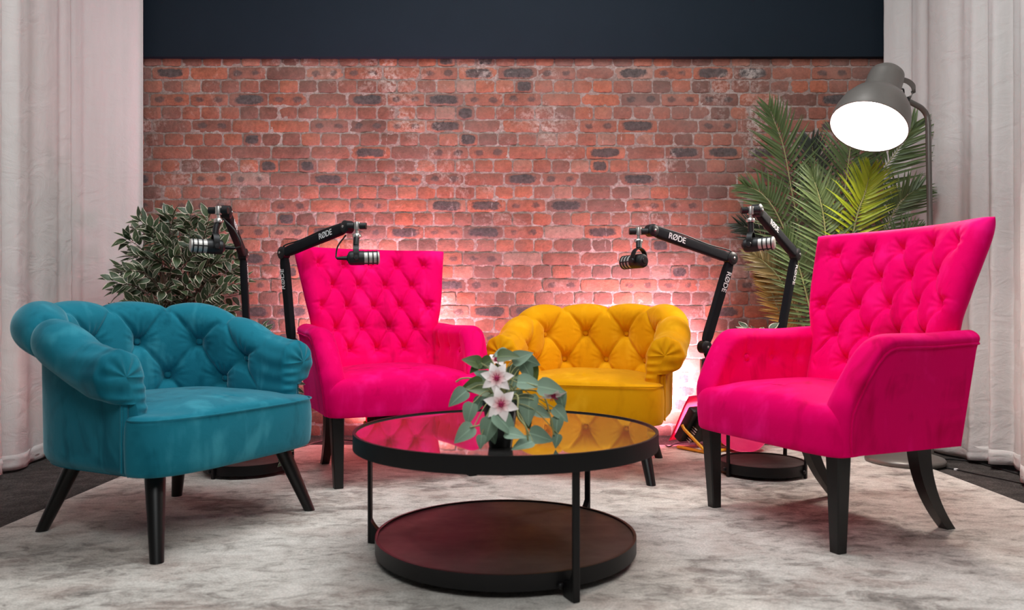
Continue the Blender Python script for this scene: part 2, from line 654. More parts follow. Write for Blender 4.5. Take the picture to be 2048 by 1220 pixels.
# dark painted bulkhead above the bricks
tr = structure('trim_1', MB().box((0, WALL_Y + 0.06, 2.80), (5.5, 0.2, 1.31), 0.004), MAT['navy'])
tr['label'] = 'dark navy painted bulkhead above the brick wall'

# rug
rg = MB()
xs, ys = np.linspace(-1.67, 1.88, 60), np.linspace(0.55, 4.08, 60)
X, Y = np.meshgrid(xs, ys)
rg.grid(np.stack([X, Y, np.zeros_like(X)], -1))
rg.box((0.105, 2.315, -0.0046), (3.55, 3.53, 0.0068), 0.002)
tag(rg.build('rug', MAT['rug']), 'large distressed grey rug under the chairs and tables', 'rug')


# ------------------------------------------------------------------ curtains
def curtain(label, path, seed, z0=0.012, z1=3.3, amp=0.035, wav=0.16, group='cream curtains'):
    rs = np.random.default_rng(seed)
    pts = smoothpath([(x, y, 0) for x, y in path], 260)
    p = np.array([q[:2] for q in pts])
    seg = np.r_[0, np.cumsum(np.linalg.norm(np.diff(p, axis=0), axis=1))]
    t = np.gradient(p, axis=0)
    t /= np.linalg.norm(t, axis=1)[:, None]
    nrm = np.stack([t[:, 1], -t[:, 0]], -1)
    nz = 70
    zz = np.linspace(z0, z1, nz)
    # irregular fold phase
    ph = 2 * PI * seg / wav + 1.2 * np.sin(seg * 5.1 + seed) + 0.8 * np.sin(seg * 11.3 + 2 * seed)
    a = 0.55 + 0.45 * np.sin(seg * 7.7 + seed * 1.7)
    A = np.zeros((len(p), nz, 3))
    for j, z in enumerate(zz):
        f = (z - z0) / (z1 - z0)
        lo = 1 - f
        off = amp * a * (np.sin(ph + 0.5 * lo * np.sin(seg * 4 + seed)) * (0.75 + 0.35 * lo) + 0.25 * np.sin(2 * ph + 1.0 + lo * 1.5))
        cr = 0.006 * lo ** 2 * np.sin(seg * 19 + z * 23 + 3 * np.sin(z * 7 + seg * 4)) * np.sin(z * 31 + seg * 9)
        off = off + cr
        A[:, j, 0] = p[:, 0] + nrm[:, 0] * off
        A[:, j, 1] = p[:, 1] + nrm[:, 1] * off
        A[:, j, 2] = z
    A[:, 0, 2] += 0.010 * np.sin(seg * 6 + seed)
    mb = MB().grid(A)
    root = mb.build('curtain', MAT['cloth'], angle=80)
    sol = root.modifiers.new('thickness', 'SOLIDIFY')
    sol.thickness = 0.0025
    tag(root, label, 'curtain', group)
    # stitched hem band along the bottom
    H = A[:, :4, :].copy()
    for j in range(4):
        H[:, j, 2] = A[:, 0, 2] + 0.022 * j
        H[:, j, 0] += nrm[:, 0] * 0.003
        H[:, j, 1] += nrm[:, 1] * 0.003
    hem = MB().grid(H).build('hem', MAT['cloth'], root, angle=80)
    s2 = hem.modifiers.new('thickness', 'SOLIDIFY')
    s2.thickness = 0.006
    s2.offset = 0
    return root


curtain('cream curtain at the left, front panel behind the teal chair', [(-2.10, 2.2), (-2.15, 2.9), (-2.22, 3.5), (-2.26, 3.95)], 3, amp=0.03, wav=0.21)
curtain('narrow cream curtain panel at the left meeting the brick wall', [(-2.30, 3.86), (-2.27, 4.10), (-2.17, 4.26), (-2.06, 4.33)], 5, amp=0.022, wav=0.15)
curtain('wide cream curtain at the right behind the floor lamp', [(2.10, 4.34), (2.15, 4.16), (2.13, 3.86), (2.17, 3.6), (2.21, 3.30), (2.22, 3.05)], 8, amp=0.03, wav=0.2)
curtain('cream curtain panel at the far right edge, nearest the viewer', [(2.085, 3.21), (2.10, 3.05), (2.08, 2.7), (2.08, 2.1)], 12, amp=0.025, wav=0.2)


# ------------------------------------------------------------------ tub chair
def tub_path(n):
    """inner line of arms and back, from left arm front round the back to right arm front"""
    ax, yb, yf, ye = 0.285, 0.275, 0.185, -0.03
    pts = [(-ax, yf + (ye - yf) * k / 40) for k in range(40)]
    for k in range(161):
        th = PI + PI * k / 160
        c, s_ = math.cos(th), math.sin(th)
        e = 2 / 2.5
        pts.append((ax * math.copysign(abs(c) ** e, c), ye + yb * math.copysign(abs(s_) ** e, s_)))
    pts += [(ax, ye + (yf - ye) * (k + 1) / 40) for k in range(40)]
    p = np.array(pts)
    sg = np.r_[0, np.cumsum(np.linalg.norm(np.diff(p, axis=0), axis=1))]
    s = np.linspace(0, sg[-1], n)
    q = np.stack([np.interp(s, sg, p[:, 0]), np.interp(s, sg, p[:, 1])], -1)
    for _ in range(6):
        q[1:-1] = 0.25 * q[:-2] + 0.5 * q[1:-1] + 0.25 * q[2:]
    t = np.gradient(q, axis=0)
    t /= np.linalg.norm(t, axis=1)[:, None]
    nrm = np.stack([t[:, 1], -t[:, 0]], -1)      # outwards
    return q, t, -nrm if nrm[n // 2, 1] > 0 else nrm, s - sg[-1] / 2


def tub_height(s, smax):
    """height of the roll's top along the path"""
    u = np.abs(s) / smax
    return 0.728 - 0.140 * sstep(0.34, 1.0, u)


def tub_shell(root, mat):
    NS = 300
    q, t, nrm, s = tub_path(NS)
    smax = s[-1]
    H = tub_height(s, smax)
    R = 0.066
    # profile samples: inner wall, roll, underside, back down inside
    NW, NR = 46, 60
    rows = []
    a_btn = 0.19
    smask = 1 - sstep(0.50, 0.585, np.abs(s))
    buttons = []
    prof = np.zeros((NS, NW + NR + 6, 2))
    disp = np.zeros((NS, NW + NR + 6))
    pn = np.zeros((NS, NW + NR + 6, 2))
    zb = 0.36
    for i in range(NS):
        h = H[i]
        top = h - R
        L = top - zb
        cx = 0.078
        # inner wall leaning outward to the tangent of the roll
        pts, qq, nn = [], [], []
        for k in range(NW):
            f = k / NW
            o = (cx - R) * f ** 1.5
            pts.append((o, zb + L * f)); qq.append(f); nn.append((-1, 0.12))
        for k in range(NR):
            ang = PI - (k / (NR - 1)) * math.radians(285)
            pts.append((cx + R * math.cos(ang), top + R * math.sin(ang)))
            qq.append(1 + (PI - ang) * R / L)
            nn.append((math.cos(ang), math.sin(ang)))
        e = pts[-1]
        for k in range(6):
            f = (k + 1) / 6
            pts.append((e[0] + (0.058 - e[0]) * min(1, f * 2), e[1] + (zb - e[1]) * max(0, f * 1.2 - .2)))
            qq.append(9); nn.append((0, 0))
        prof[i] = pts
        qq = np.array(qq)
        Rr = (qq - 0.36) / 0.42
        sp = s[i]
        Pp, Qq = sp / a_btn + Rr / 2, sp / a_btn - Rr / 2
        cell = 0.72 + 0.28 * (np.abs(np.sin(PI * Pp)) * np.abs(np.sin(PI * Qq))) ** 0.6
        # thin sewn creases along the diamond edges
        dl = np.minimum(np.abs(Pp - np.round(Pp)), np.abs(Qq - np.round(Qq))) * a_btn * 0.8
        cell = cell - 0.18 * np.exp(-(dl / 0.007) ** 2)
        pd_ = np.abs(sp / a_btn - np.round(sp / a_btn)) * a_btn
        pleat = (0.45 + 0.55 * np.abs(np.sin(PI * sp / a_btn)) ** 0.7 - 0.12 * np.exp(-(pd_ / 0.008) ** 2)) * np.ones_like(Rr)
        wtop = sstep(1.6, 2.1, Rr)
        d = cell * (1 - wtop) + pleat * wtop
        fade = sstep(3.2, 4.6, Rr)
        d = d * (1 - fade) + 0.9 * fade
        # pits
        rk = np.clip(np.round(Rr), 0, 1)
        off = rk * 0.5
        sb = (np.round(sp / a_btn - off) + off) * a_btn
        dz = (Rr - rk) * 0.42 * L
        ds = sp - sb
        rho = np.sqrt(ds ** 2 + dz ** 2)
        th = np.arctan2(dz, ds)
        inb = (np.abs(sb) < 0.50)
        # folds fan upwards out of each button
        fan = np.clip(np.sin(th), 0, 1) ** 0.5
        wr = 0.0030 * np.cos(15 * th) * np.exp(-((rho - 0.040) / 0.028) ** 2) * inb * (0.25 + 0.75 * fan)
        pit = (-0.020 * np.exp(-(rho / 0.034) ** 2) - 0.018 * np.exp(-(rho / 0.017) ** 2)) * inb
        front_plain = 0.92
        dd = (d * smask[i] + front_plain * (1 - smask[i])) * 0.040 + (wr + pit) * smask[i] - 0.026
        # arm-front pleats fanning over the roll
        edge = sstep(0.50, 0.62, abs(sp))
        dd = dd + edge * 0.0018 * np.sin(qq * 20) * (qq < 4)
        dd[qq > 8] = 0
        wall_in = sstep(0.0, 0.12, qq)
        dd = dd * wall_in
        disp[i] = dd
        pn[i] = nn
    for r_ in range(2):
        for kk in range(-4, 5):
            sb = (kk + 0.5 * r_) * a_btn
            if abs(sb) < 0.50:
                i = int(np.argmin(np.abs(s - sb)))
                L = H[i] - R - zb
                f = 0.36 + 0.42 * r_
                o = (0.078 - R) * f ** 1.5
                buttons.append((i, o, zb + L * f))
    off = prof + pn * disp[..., None]
    A = np.zeros((NS, prof.shape[1], 3))
    A[..., 0] = q[:, None, 0] + nrm[:, None, 0] * off[..., 0]
    A[..., 1] = q[:, None, 1] + nrm[:, None, 1] * off[..., 0]
    A[..., 2] = off[..., 1]

    def spine(i):
        h = H[i] - R
        out = []
        for (o, z) in off[i]:
            if z > h - 0.015:
                out.append((0.078, h))
            else:
                out.append((0.036 + 0.042 * max(0, (z - zb) / (h - zb)) ** 2, z))
        return np.array(out)

    def cap(i, sgn):
        sp = spine(i)
        rings = []
        for k in range(1, 9):
            ph = k / 8 * PI / 2
            o = sp + (off[i] - sp) * math.cos(ph)
            fw = 0.032 * math.sin(ph)
            m = len(o)
            wr = 0.003 * np.sin(np.arange(m) * 0.75) * math.sin(2 * ph)
            x = q[i, 0] + nrm[i, 0] * (o[:, 0]) + sgn * t[i, 0] * (fw + wr)
            y = q[i, 1] + nrm[i, 1] * (o[:, 0]) + sgn * t[i, 1] * (fw + wr)
            rings.append(np.stack([x, y, o[:, 1]], -1))
        return rings

    A = np.concatenate([np.array(cap(0, -1)[::-1]), A, np.array(cap(NS - 1, 1))], 0)
    mb = MB().grid(A, wv=True, flip=True)
    back = mb.build('backrest', mat, root, angle=70)
    for (i, o, z) in buttons:
        c = Vector((q[i, 0] + nrm[i, 0] * (o + 0.031), q[i, 1] + nrm[i, 1] * (o + 0.031), z))
        M = frame(c, (-nrm[i, 0], -nrm[i, 1], 0.1))
        b = MB().lathe([(0.0005, -0.004), (0.012, -0.004), (0.014, 0.0), (0.012, 0.005), (0.007, 0.008), (0.0005, 0.009)], 16, M, caps=False)
        b.build('button', mat, back)
    # smooth outer panel, from under the roll to the bottom
    NZ = 24
    prof2 = []
    for k in range(NZ):
        f = k / (NZ - 1)
        prof2.append(f)
    O = np.zeros((NS, 2 * NZ, 3))
    offs = np.zeros((NS, 2 * NZ, 2))
    for i in range(NS):
        zt = H[i] - 0.115
        for k in range(NZ):
            f = k / (NZ - 1)
            z = 0.235 + (zt - 0.235) * f
            rnd_ = 0.02 * (1 - min(1, f / 0.10)) ** 2
            offs[i, k] = (0.070 + 0.006 * f - rnd_, z)
            offs[i, 2 * NZ - 1 - k] = (0.053, z)
    def sp2(i):
        o = offs[i].copy(); o[:, 0] = 0.062; return o
    O[..., 0] = q[:, None, 0] + nrm[:, None, 0] * offs[..., 0]
    O[..., 1] = q[:, None, 1] + nrm[:, None, 1] * offs[..., 0]
    O[..., 2] = offs[..., 1]
    def cap2(i, sgn):
        rings = []
        sp = sp2(i)
        for k in range(1, 6):
            ph = k / 5 * PI / 2
            o = sp + (offs[i] - sp) * math.cos(ph)
            fw = 0.016 * math.sin(ph)
            rings.append(np.stack([q[i, 0] + nrm[i, 0] * o[:, 0] + sgn * t[i, 0] * fw, q[i, 1] + nrm[i, 1] * o[:, 0] + sgn * t[i, 1] * fw, o[:, 1]], -1))
        return rings
    O = np.concatenate([np.array(cap2(0, -1)[::-1]), O, np.array(cap2(NS - 1, 1))], 0)
    MB().grid(O, wv=True, flip=True).build('outer_panel', mat, root, angle=60)
    # piping down the front edge of each arm and round the outer panel's top
    for i in (0, NS - 1):
        pts = []
        for k in range(20):
            z = 0.25 + (H[i] - 0.13 - 0.25) * k / 19
            sg = -1 if i == 0 else 1
            pts.append((q[i, 0] + nrm[i, 0] * 0.075 + sg * t[i, 0] * 0.008, q[i, 1] + nrm[i, 1] * 0.075 + sg * t[i, 1] * 0.008, z))
        MB().tube(pts, 0.0035, 8).build('piping', mat, root)


def plan_solid(root, name, mat, half, levels, centre, n=220, dome=None):
    """solid from a mirrored plan outline; levels = (inset, z) from bottom to top"""
    pts = smoothpath([(x, y, 0) for x, y in half], n // 2 + 1)
    full = [(p.x, p.y) for p in pts] + [(-p.x, p.y) for p in pts[-2:0:-1]]
    pl = np.array(full)
    c = np.array(centre)
    rad = np.linalg.norm(pl - c, axis=1)
    rows = []
    for (ins, z) in levels:
        f = np.clip((rad - ins) / rad, 0, None) if ins < 0.12 else (1 - (ins - 0.0)) * np.ones_like(rad)
        p = c + (pl - c) * f[:, None]
        zz = np.full(len(p), z)
        if dome is not None:
            zz = zz + dome(p, z)
        rows.append(np.c_[p, zz])
    mb = MB().grid(np.array(rows), wv=True, flip=True)
    m = len(pl)
    mb.f.append(tuple(range(m)))
    b = (len(rows) - 1) * m
    mb.f.append(tuple(b + k for k in range(m))[::-1])
    return mb.build(name, mat, root, angle=50)


def make_tub(name_mat):
    mat = MAT[name_mat]
    root = empty('tub_armchair')
    tub_shell(root, mat)
    half = [(0, .335), (.15, .332), (.27, .312), (.335, .275), (.357, .225), (.352, .195), (.325, .186), (.30, .18), (.297, .10), (.297, -.06), (.27, -.18), (.18, -.27), (.08, -.30), (0, -.305)]

    def dome(p, z):
        if z < 0.385: return 0
        r = np.sqrt((p[:, 0] / .34) ** 2 + ((p[:, 1] - .03) / .34) ** 2)
        return 0.032 * np.clip(1 - r ** 2.2, 0, 1) * min(1, (z - .385) / .02) + 0.002 * np.sin(p[:, 0] * 23 + 2) * np.sin(p[:, 1] * 19)
    lev = [(0.02, .235), (0.008, .238), (0.001, .250), (-.002, .28), (-.004, .33), (-.001, .375), (.003, .392), (.009, .401), (.017, .406), (.03, .409), (.05, .410), (.08, .411), (.11, .412), (.40, .413), (.6, .414), (.8, .415), (.95, .415)]
    seat = plan_solid(root, 'seat', mat, half, lev, (0, .06), dome=dome)
    # piping along the front top edge
    pp = [p for p in smoothpath([(-.352, .205, .398), (-.354, .235, .398), (-.333, .279, .398), (-.268, .314, .399), (-.15, .333, .399), (0, .336, .399), (.15, .333, .399), (.268, .314, .399), (.333, .279, .398), (.354, .235, .398), (.352, .205, .398)], 60)]
    MB().tube(pp, 0.003, 6).build('piping', mat, seat)
    for sx in (-1, 1):
        for (x0, y0, x1, y1) in ((.255, .20, .318, .285), (.20, -.22, .262, -.315)):
            mb = MB()
            pts = [Vector((sx * x0, y0, .245)).lerp(Vector((sx * x1, y1, 0.0)), k / 6) for k in range(7)]
            mb.grid(np.array([[(p.x + (.030 - .011 * k / 6) * math.cos(2 * PI * q / 20), p.y + (.030 - .011 * k / 6) * math.sin(2 * PI * q / 20), p.z) for q in range(20)] for k, p in enumerate(pts)]), wv=True)
            mb.f += [tuple(range(20)), tuple(120 + q for q in range(20))[::-1]]
            mb.build('leg', MAT['black_wood'], root)
    return root


teal = make_tub('teal')
teal.location = (-1.114, 2.589, 0)
teal.rotation_euler.z = math.atan2(-0.898, -0.44)
tag(teal, 'teal velvet buttoned tub armchair with splayed black legs', 'armchair')

# same model in mustard: copies with their own material
yel = copy_tree(teal)
yel.location = (0.356, 3.513, 0)
yel.rotation_euler.z = math.atan2(0.325, -0.945)
done = {}


def recolour(o, src, dst):
    if o.type == 'MESH' and o.data.materials[0] == src:
        if o.data.name not in done:
            me = o.data.copy()
            me.materials[0] = dst
            done[o.data.name] = me
        o.data = done[o.data.name]
    for c in o.children:
        recolour(c, src, dst)


recolour(yel, MAT['teal'], MAT['yellow'])
tag(yel, 'mustard yellow velvet buttoned tub armchair before the brick wall', 'armchair')


# ------------------------------------------------------------------ wing chair
def make_wing():
    mat = MAT['pink']
    root = empty('wing_armchair')
    NU, NV = 190, 190
    tu = np.linspace(-1, 1, NU)
    u = np.sin(PI / 2 * tu) * 0.35 + tu * 0.65
    # cluster the very edges
    v = np.linspace(0, 1, NV) ** 0.9
    U, V = np.meshgrid(u, v, indexing='ij')
    zt = 1.002
    Z = 0.285 + (zt - 0.285) * V
    W = np.interp(Z, [.285, .45, .60, .68, .76, .88, 1.01], [.29, .285, .293, .305, .322, .343, .368])
    for _ in range(8):
        W[:, 1:-1] = .25 * W[:, :-2] + .5 * W[:, 1:-1] + .25 * W[:, 2:]
    yc = np.interp(Z, [.285, .45, 1.01], [-.205, -.225, -.405])
    for _ in range(12):
        yc[:, 1:-1] = .25 * yc[:, :-2] + .5 * yc[:, 1:-1] + .25 * yc[:, 2:]
    wingf = np.interp(Z, [.285, .55, .70, .80, 1.01], [.03, .05, .095, .10, .09])
    for _ in range(12):
        wingf[:, 1:-1] = .25 * wingf[:, :-2] + .5 * wingf[:, 1:-1] + .25 * wingf[:, 2:]
    X = W * U
    Y = yc + wingf * np.abs(U) ** 2.6
    mid = np.stack([X, Y, Z], -1)
    du = np.gradient(mid, axis=0)
    dv = np.gradient(mid, axis=1)
    n = np.cross(dv, du)
    n /= np.linalg.norm(n, axis=-1)[..., None]
    if n[NU // 2, NV // 2, 1] < 0:
        n = -n
    T = 0.047
    e = np.sqrt(np.clip(1 - np.abs(U) ** 9, 0, 1)) * np.sqrt(np.clip(1 - V ** 22, 0, 1))
    # diamond tufting
    a, rs, z0 = 0.134, 0.0985, 0.912
    Rr = -(Z - z0) / rs
    Pp, Qq = X / a + Rr / 2, X / a - Rr / 2
    cell = 0.62 + 0.38 * (np.abs(np.sin(PI * Pp)) * np.abs(np.sin(PI * Qq))) ** 0.6
    dl = np.minimum(np.abs(Pp - np.round(Pp)), np.abs(Qq - np.round(Qq))) * a * 0.8
    cell = cell - 0.16 * np.exp(-(dl / 0.005) ** 2)
    inside = (1 - sstep(.245, .30, np.abs(X) + .02 * (Z < .6))) * sstep(.47, .50, Z) * (1 - sstep(.925, .965, Z))
    rk = np.clip(np.round(Rr), 0, 4)
    off = (rk % 2) * 0.5
    xb = (np.round(X / a - off) + off) * a
    lim = np.where(rk == 4, .15, np.where(rk % 2 == 1, .21, .28))
    ok = np.abs(xb) < lim
    rho = np.sqrt((X - xb) ** 2 + ((Rr - rk) * rs) ** 2)
    pit = (-0.017 * np.exp(-(rho / 0.026) ** 2) - 0.016 * np.exp(-(rho / 0.014) ** 2)) * ok
    ang = np.arctan2((Rr - rk) * rs, X - xb)
    wr = 0.0014 * np.cos(9 * ang) * np.exp(-((rho - .03) / .02) ** 2) * ok
    d = (cell * inside + 0.95 * (1 - inside)) * 0.030 - 0.016 + pit + wr
    # seam where the wing meets the arm line
    d = d - 0.006 * np.exp(-((Z - 0.735) / .006) ** 2) * sstep(.25, .29, np.abs(X))
    F = mid + n * (T * e + d * np.clip(e * 1.5, 0, 1))[..., None]
    Bk = mid - n * (T * e)[..., None]
    mb = MB()
    mb.grid(F, flip=True)
    mb.grid(Bk)
    back = mb.build('backrest', mat, root, angle=75, weld=0.0004)
    # buttons
    for r_ in range(5):
        for k in range(-3, 4):
            x = (k + .5 * (r_ % 2)) * a
            lm = .15 if r_ == 4 else (.21 if r_ % 2 else .28)
            if abs(x) < lm:
                z = z0 - r_ * rs
                i = int(np.argmin(np.abs(X[:, NV // 2] - x)))
                j = int(np.argmin(np.abs(Z[i] - z)))
                i = int(np.argmin(np.abs(X[:, j] - x)))
                M = frame(Vector(F[i, j]) + Vector(n[i, j]) * 0.004, n[i, j])
                MB().lathe([(0.0005, -0.004), (0.011, -0.004), (0.0125, 0.0), (0.011, 0.004), (0.006, 0.0065), (0.0005, 0.0075)], 14, M, caps=False).build('button', mat, back)
    # arms
    outline = [(p.x, p.y) for p in smoothpath([(-.255, .648, 0), (-.17, .645, 0), (-.06, .640, 0), (.07, .641, 0), (.150, .637, 0), (.198, .606, 0), (.240, .548, 0), (.275, .487, 0), (.294, .445, 0), (.298, .40, 0), (.298, .34, 0), (.297, .29, 0)], 120)]
    NA, NB = 120, 60
    ol = np.array(outline)
    base = np.stack([np.interp(np.linspace(0, 1, NA), [0, .55, 1], [-.20, .10, .24]), np.full(NA, .288)], -1)
    for sx in (-1, 1):
        b = np.linspace(0, 1, NB) ** 1.5
        mid2 = ol[:, None, :] * (1 - b)[None, :, None] + base[:, None, :] * b[None, :, None]
        dist = np.linalg.norm(mid2 - ol[:, None, :], axis=-1)
        r0 = 0.042
        th = np.where(dist < r0, np.sqrt(np.clip(1 - (1 - dist / r0) ** 2, 0, 1)), 1.0)
        zz = mid2[..., 1]
        yy = mid2[..., 0]
        xm = .300 + (.020 + .022 * sstep(-.12, .15, yy)) * np.clip((zz - .30) / .34, 0, 1.1)
        pad = np.exp(-((dist - .03) / .05) ** 2)              # padded roll near the top edge
        Tin = .044 + .012 * pad
        Tout = .036 + .010 * np.exp(-((dist - .02) / .022) ** 2)
        din = np.zeros_like(zz)
        for yb_ in (.105, -.01, -.125):
            r2 = np.sqrt((yy - yb_) ** 2 + (zz - .535) ** 2)
            din += -.014 * np.exp(-(r2 / .018) ** 2) - .007 * np.exp(-((yy - yb_) / .010) ** 2) * np.exp(-((zz - .58) / .05) ** 2)
        xin = xm - th * Tin - din * th
        xout = xm + th * Tout
        I = np.stack([sx * xin, yy, zz], -1)
        O = np.stack([sx * xout, yy, zz], -1)
        mb = MB()
        mb.grid(I, flip=(sx > 0))
        mb.grid(O, flip=(sx < 0))
        arm = mb.build('arm', mat, root, angle=70, weld=0.0003)
        # piping that outlines the outer panel
        kk = int(np.argmin(np.abs(dist[60] - .043)))
        pts = []
        for i in range(0, NA, 2):
            k2 = int(np.argmin(np.abs(dist[i] - .043)))
            pts.append((sx * (xout[i, k2] + .001), yy[i, k2], zz[i, k2]))
        MB().tube(pts, .0042, 8).build('piping', mat, arm)
        for yb_ in (.105, -.01, -.125):
            c = Vector((sx * (.300 + .040 * .7 - .047 + .012), yb_, .535))
            M = frame(c, (-sx, 0, 0.05))
            MB().lathe([(0.0005, -0.006), (0.011, -0.006), (0.013, 0.0), (0.011, 0.004), (0.006, 0.0065), (0.0005, 0.0075)], 14, M, caps=False).build('button', mat, arm)
    half = [(0, .325), (.18, .323), (.29, .312), (.330, .292), (.338, .265), (.335, .225), (.318, .212), (.275, .205), (.272, .10), (.272, -.06), (.272, -.16), (.20, -.20), (.08, -.205), (0, -.205)]

    def dome(p, z):
        if z < 0.40: return 0
        r = np.sqrt((p[:, 0] / .33) ** 2 + ((p[:, 1] - .06) / .30) ** 2)
        return 0.036 * np.clip(1 - r ** 2.4, 0, 1) * min(1, (z - .40) / .03) + .002 * np.sin(p[:, 0] * 21 + 1) * np.sin(p[:, 1] * 17)
    lev = [(0.02, .283), (.008, .285), (0.002, .293), (0, .31), (-.003, .34), (-.004, .37), (-.001, .395), (.006, .412), (.015, .424), (.028, .432), (.045, .436), (.07, .438), (.10, .439), (.40, .440), (.6, .441), (.8, .441), (.95, .441)]
    plan_solid(root, 'seat', mat, half, lev, (0, .08), dome=dome)
    for sx in (-1, 1):
        mb = MB()
        rows = []
        for k in range(8):
            f = k / 7
            w = .052 - .016 * f
            z = .288 * (1 - f)
            cx, cy = sx * (.295 - .008 * f), .262 - .008 * f
            c_ = .004
            h = w / 2
            rows.append([(cx + dx, cy + dy, z) for dx, dy in ((-h + c_, -h), (h - c_, -h), (h, -h + c_), (h, h - c_), (h - c_, h), (-h + c_, h), (-h, h - c_), (-h, -h + c_))])
        mb.grid(np.array(rows), wv=True)
        mb.f += [tuple(range(8)), tuple(range(56, 64))[::-1]]
        mb.build('leg', MAT['black_wood'], root, angle=20)
        mb = MB()
        rows = []
        for k in range(14):
            f = k / 13
            w, dpt = .042 - .008 * f, .062 - .026 * f
            z = .292 * (1 - f)
            cx, cy = sx * (.245 - .012 * f), -.125 - .03 * f - .115 * f ** 2.2
            rows.append([(cx + dx * w / 2, cy + dy * dpt / 2, z) for dx, dy in ((-1, -1), (1, -1), (1, 1), (-1, 1))])
        mb.grid(np.array(rows), wv=True)
        mb.f += [(0, 1, 2, 3), (55, 54, 53, 52)]
        mb.build('leg', MAT['black_wood'], root, angle=30)
    return root


wingR = make_wing()
wingR.location = (1.077, 2.633, 0)
wingR.rotation_euler.z = math.atan2(0.92, -0.39)
tag(wingR, 'hot pink velvet wing armchair at the right, facing left, in front of the palm', 'armchair', 'pink wing armchairs')
wingL = copy_tree(wingR)
wingL.location = (-0.541, 3.441, 0)
wingL.rotation_euler.z = math.atan2(-0.425, -0.905)
tag(wingL, 'hot pink velvet wing armchair between the teal and mustard chairs', 'armchair', 'pink wing armchairs')


# ------------------------------------------------------------------ round tables
def ring_prof(R, z0, z1, t):
    return [(R - t, z0), (R, z0), (R, z1), (R - t, z1), (R - t, z0)]


def round_table(loc, R, h, Rs, zs, angles, label, cat, rimh=.046, group=None, legw=.019):
    root = empty('round_coffee_table' if R > .3 else 'round_side_table', loc)
    top = MB().lathe(ring_prof(R, h - rimh, h, .008), 96, caps=False).build('tabletop_rim', MAT['black_metal'], root, angle=30)
    MB().lathe([(.001, h - .012), (R - .006, h - .012), (R - .006, h - .004), (.001, h - .004)], 96, caps=False).build('glass_top', MAT['glass'], root, angle=30)
    MB().lathe(ring_prof(Rs, zs - .042, zs, .008), 96, caps=False).build('shelf_rim', MAT['black_metal'], root, angle=30)
    MB().lathe([(.001, zs - .014), (Rs - .006, zs - .014), (Rs - .006, zs - .004), (.001, zs - .004)], 96, caps=False).build('shelf', MAT['shelf'], root, angle=30)
    rl = (R - .014)
    for a in angles:
        a = math.radians(a)
        er, et = Vector((math.cos(a), math.sin(a), 0)), Vector((-math.sin(a), math.cos(a), 0))
        M = Matrix((er, et, Vector((0, 0, 1)))).transposed().to_4x4()
        mb = MB()
        mb.box((rl, 0, (h - rimh + .012) / 2), (.010, legw, h - rimh + .012), .002, 1, M)
        # foot bracket curving in to the shelf
        rows = []
        for k in range(9):
            f = k / 8
            x = rl - .004 - (rl - Rs - .004) * f
            z1 = .020 + .035 * (1 - f) ** 2.5
            rows.append([M @ Vector(p) for p in ((x, -legw / 2, 0.0), (x, legw / 2, 0.0), (x, legw / 2, z1 + .018), (x, -legw / 2, z1 + .018))])
        b0 = mb.n
        mb.grid(np.array([[p[:] for p in r] for r in rows]), wv=True)
        mb.f += [(b0, b0 + 1, b0 + 2, b0 + 3), (b0 + 35, b0 + 34, b0 + 33, b0 + 32)]
        leg = mb.build('leg', MAT['black_metal'], root, angle=30)
        bm_ = MB().lathe([(.0085, 0), (.0085, .003), (.006, .006), (.001, .007)], 14, frame(M @ Vector((Rs + .006, -.020, .030)), er))
        bm_.build('bolt', MAT['black_metal'], leg)
    tag(root, label, cat, group)
    return root


round_table((-0.018, 2.27, 0), .44, .365, .378, .063, (-66, 50.5, 167), 'large round black coffee table with mirrored glass top in the centre', 'coffee table')
round_table((-1.165, 3.42, 0), .205, .47, .185, .056, (-118, 12, 130), 'small round black side table behind the teal armchair', 'side table', .03, 'small side tables', .016)
round_table((1.09, 3.385, 0), .205, .47, .185, .056, (-40, 40, 207), 'small round black side table behind the right pink armchair', 'side table', .03, 'small side tables', .016)


# ------------------------------------------------------------------ boom arms and microphones
def text_part(parent, body, size, origin, T, N, mat):
    cu = bpy.data.curves.new('logo_text', 'FONT')
    cu.body = body
    cu.size = size
    cu.align_x = 'CENTER'
    cu.align_y = 'CENTER'
    cu.offset = size * 0.012
    cu.extrude = 0.0003
    cu.space_character = 0.98
    tmp = bpy.data.objects.new('logo_text', cu)
    COL.objects.link(tmp)
    dg = bpy.context.evaluated_depsgraph_get()
    me = bpy.data.meshes.new_from_object(tmp.evaluated_get(dg))
    bpy.data.objects.remove(tmp)
    T = Vector(T).normalized()
    N = Vector(N).normalized()
    Uv = N.cross(T)
    M = Matrix((T, Uv, N)).transposed().to_4x4()
    M.translation = Vector(origin)
    me.transform(M)
    me.materials.clear()
    me.materials.append(mat)
    o = bpy.data.objects.new('logo_text', me)
    COL.objects.link(o)
    o.parent = parent
    return o


def sleeve_mesh(A, B, N, w, t):
    """padded rectangular sleeve from A to B; N is the broad face's normal"""
    A, B, N = Vector(A), Vector(B), Vector(N)
    ax = (B - A).normalized()
    N = (N - ax * N.dot(ax)).normalized()
    S = N.cross(ax)
    L = (B - A).length
    rows = []
    for k in range(15):
        f = k / 14
        sc = 1 + .05 * math.sin(f * PI * 3 + 1) * .3
        if k in (0, 14): sc *= .86
        c = A + ax * (L * f)
        r = []
        for q in range(24):
            th = 2 * PI * q / 24
            cx, sy = math.cos(th), math.sin(th)
            ex = 0.45
            r.append((c + S * (w / 2 * sc * math.copysign(abs(cx) ** ex, cx)) + N * (t / 2 * sc * math.copysign(abs(sy) ** ex, sy)))[:])
        rows.append(r)
    mb = MB().grid(np.array(rows), wv=True)
    mb.f += [tuple(range(24)), tuple(14 * 24 + q for q in range(24))[::-1]]
    return mb


